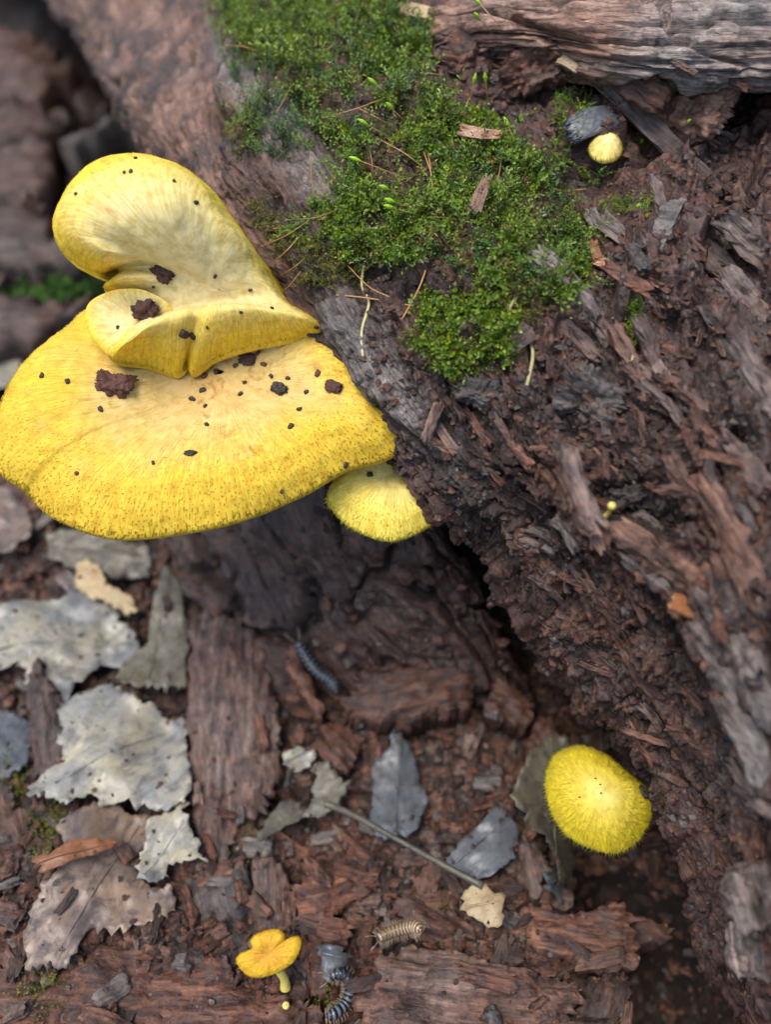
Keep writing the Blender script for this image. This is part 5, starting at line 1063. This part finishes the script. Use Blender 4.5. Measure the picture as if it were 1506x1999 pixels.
ZS = [((470, 140), 'beside the upper bare wood'), ((560, 500), 'fanning out over the ridge toward the mushrooms'), ((660, 130), 'in the upper moss'), ((700, 220), 'crossing mid moss'), ((720, 310), 'over the dark bare hollow'), ((840, 340), 'in the densest moss'), ((930, 240), 'near the orange leaf scrap'), ((840, 145), 'beside the dark red lump'), ((1110, 370), 'below the cream button mushroom'), ((610, 330), 'over the grey bare wood'), ((630, 420), 'at the lower moss fringe'), ((720, 560), 'by the dangling rootlet')]
for q in STR: strand(q, .011, 'dry_strand', M_STRAND, 'hair-thin dry brown strand ' + NEAR(q[1][0], q[1][1], ZS), 'strand', 'dry strands on the moss')
strand([(657, 577), (720, 583), (822, 601)], .016, 'dry_strand', M_STRAND, 'long reddish strand spanning the bare wood below the moss', 'strand', None, (.05, .2))
strand([(846, 484), (820, 560), (786, 623)], .018, 'dry_strand', M_STRAND, 'thick reddish strand crossing the end of the long one', 'strand', None, (.05, .35))
strand([(711, 515), (707, 560), (721, 591), (707, 647), (709, 699)], .03, 'rootlet', M_ROOT, 'pale wrinkled rootlet dangling over the bare ridge', 'root', None, (.03, .08))
strand([(1009, 581), (995, 613), (1029, 657), (1041, 694), (1029, 754)], .035, 'rootlet', M_ROOT, 'pale green rootlet curling down beside the brown bark flake', 'root', None, (.03, .12))
strand([(996, 613), (1030, 606), (1070, 604)], .022, 'rootlet', M_ROOT, 'short pale green rootlet pointing toward the splintered wood', 'root', None, (.03, .08))
strand([(1212, 710), (1235, 702), (1228, 668)], .022, 'rootlet', M_ROOT, 'bent green rootlet among the splinters in mid log', 'root', None, (.03, .08))
ZC = [((936, 20), 'in front of the weathered wood layer'), ((937, 163), 'between the crumbly lumps'), ((1005, 245), 'near the orange leaf scrap'), ((740, 205), 'in the upper middle moss'), ((765, 390), 'over the dark bare hollow'), ((703, 315), 'leaning over grey bare wood'), ((1245, 405), 'near the grained chip'), ((1338, 242), 'on the orange-brown lump')]
CAPS = [(937, 8), (936, 38), (925, 165), (949, 162), (994, 250), (1020, 239), (735, 166), (767, 214), (717, 244), (758, 370), (770, 395), (768, 407), (703, 315), (1245, 405), (1338, 242)]
for k, (px, py) in enumerate(CAPS):
    bx, by = px + [45, 30, -12, 5, 20, 10, 50, 40, 60, 70, 75, 70, 100, -20, -30][k], py + [50, 35, 55, 50, 45, 35, 40, 40, 35, 30, 25, 20, 38, 15, 20][k]
    pb, nb_, d = hit(bx, by, 'lp'); pt, n2, d2_ = hit(px, py, 'lp'); v = np.array((0, 0, CAM_H)) - pt; v /= np.linalg.norm(v); tip = pt + v * .75
    r_ = empty('moss_capsule', pb); tag(r_, 'bright green spore capsule on a slim stalk ' + NEAR(px, py, ZC), 'spore capsule', 'moss spore capsules')
    tube('stalk', [pb - nb_ * .03, (pb + tip) / 2 + v * .12, tip], [.011, .009, .009], M_STRAND, r_, 5)
    dd = tip - (pb + tip) / 2; dd /= np.linalg.norm(dd); c1 = tip
    tube('capsule', [c1 - dd * .02, c1 + dd * .05, c1 + dd * .12, c1 + dd * .18, c1 + dd * .23], [.012, .038, .045, .028, .005], M_CAPS, r_, 8)

# ================================================================== MILLIPEDES
def milli_mat(name, c, band):
    m, n, l, b = new_mat(name); v = attr(n, 'ring').outputs['Fac']
    l.new(ramp(n, l, v, [(.45, c), (.75, band)]), b.inputs['Base Color']); b.inputs['Roughness'].default_value = .22; return m
MM_B = milli_mat('blue_black_shell', (.012, .014, .018), (.10, .12, .14)); MM_O = milli_mat('tan_shell', (.10, .055, .025), (.36, .27, .17)); M_LEG = plain('millipede_leg', (.20, .15, .10), .4)
def millipede(pts, rad, mat, label, legs, seed, lift=.0, which='gf', flip=1):
    W = np.array([hit(px, py, which)[0] for px, py in pts]); W[:, 2] = np.maximum(W[:, 2], np.median(W[:, 2]) - .1) + rad * .8 + lift
    n = 170; t = np.linspace(0, len(W) - 1, n); C = cat(W, t); T = np.gradient(C, axis=0); L = np.linalg.norm(T, axis=1).sum(); T /= np.linalg.norm(T, axis=1)[:, None]
    nseg = max(14, int(L / (rad * .75))); f = np.linspace(0, 1, n); ph = (f * nseg) % 1
    R = rad * (np.clip(np.sin(np.clip(f * 12, 0, 1.57)), .45, 1) * np.clip(np.sin(np.clip((1 - f) * 9, 0, 1.57)), .3, 1)) * (.86 + .14 * np.sin(ph * math.pi))
    up = np.array((0, 0, 1.)); a = np.cross(T, up); a /= np.linalg.norm(a, axis=1)[:, None] + 1e-9; b = np.cross(a, T); th = np.linspace(0, 2 * math.pi, 12, endpoint=False)
    Vv = (C[:, None] + R[:, None, None] * (np.cos(th)[None, :, None] * a[:, None] + np.sin(th)[None, :, None] * b[:, None])).reshape(-1, 3)
    ro = empty('millipede', W[0]); tag(ro, label, 'millipede')
    mk('body', Vv, [tuple(q) for q in grid_faces(n, 12, True)] + [tuple(range(12)), tuple(range((n - 1) * 12, n * 12))[::-1]], mat, ro, attrs={'ring': np.repeat(ph, 12)})
    if legs:
        Vs = []; Fs = []; r = random.Random(seed)
        for k in range(nseg * 2):
            i = min(n - 1, int((k + .5) / (nseg * 2) * n))
            for s in (-1, 1):
                st = C[i] + a[i] * s * R[i] * .75 - b[i] * R[i] * .5; kn = st + a[i] * s * rad * .75 - b[i] * rad * .1 + T[i] * r.gauss(0, .01); en = kn + a[i] * s * rad * .25 - b[i] * rad * .75
                v0, f0 = tube('', [st, kn, en], [rad * .11, rad * .09, rad * .04], None, None, 4, n=5, data_only=True); o = len(Vs); Vs += list(v0); Fs += [tuple(x + o for x in q) for q in f0]
        lg = mk('legs', np.array(Vs), Fs, M_LEG, ro); lg['kind'] = 'stuff'
    for s in (-1, 1): tube('antenna', [C[0] + a[0] * s * rad * .4, C[0] - T[0] * rad * 1.2 + a[0] * s * rad * .9 + b[0] * rad * .3, C[0] - T[0] * rad * 2.0 + a[0] * s * rad * 1.1], [rad * .12, rad * .1, rad * .05], M_LEG, ro, 5)
BV['x'] = BVHTree.FromObject(bpy.data.objects['crumbly_mound'], bpy.context.evaluated_depsgraph_get()) if False else B_G
millipede([(648, 1912), (668, 1906), (683, 1918), (686, 1942), (676, 1966), (655, 1982), (640, 1986)], .12, MM_B, 'glossy blue-black millipede coiled at the end of the grained block', True, 1, lift=.65, which='g')
millipede([(584, 1268), (600, 1296), (622, 1326), (648, 1346), (660, 1372)], .17, MM_B, 'outstretched blue-grey banded millipede climbing the log flank', False, 2, lift=.35)
millipede([(738, 1846), (758, 1836), (784, 1828), (806, 1824), (820, 1832)], .12, MM_O, 'pale tan many-legged millipede on top of the grained block', True, 3, lift=1.15, which='g')
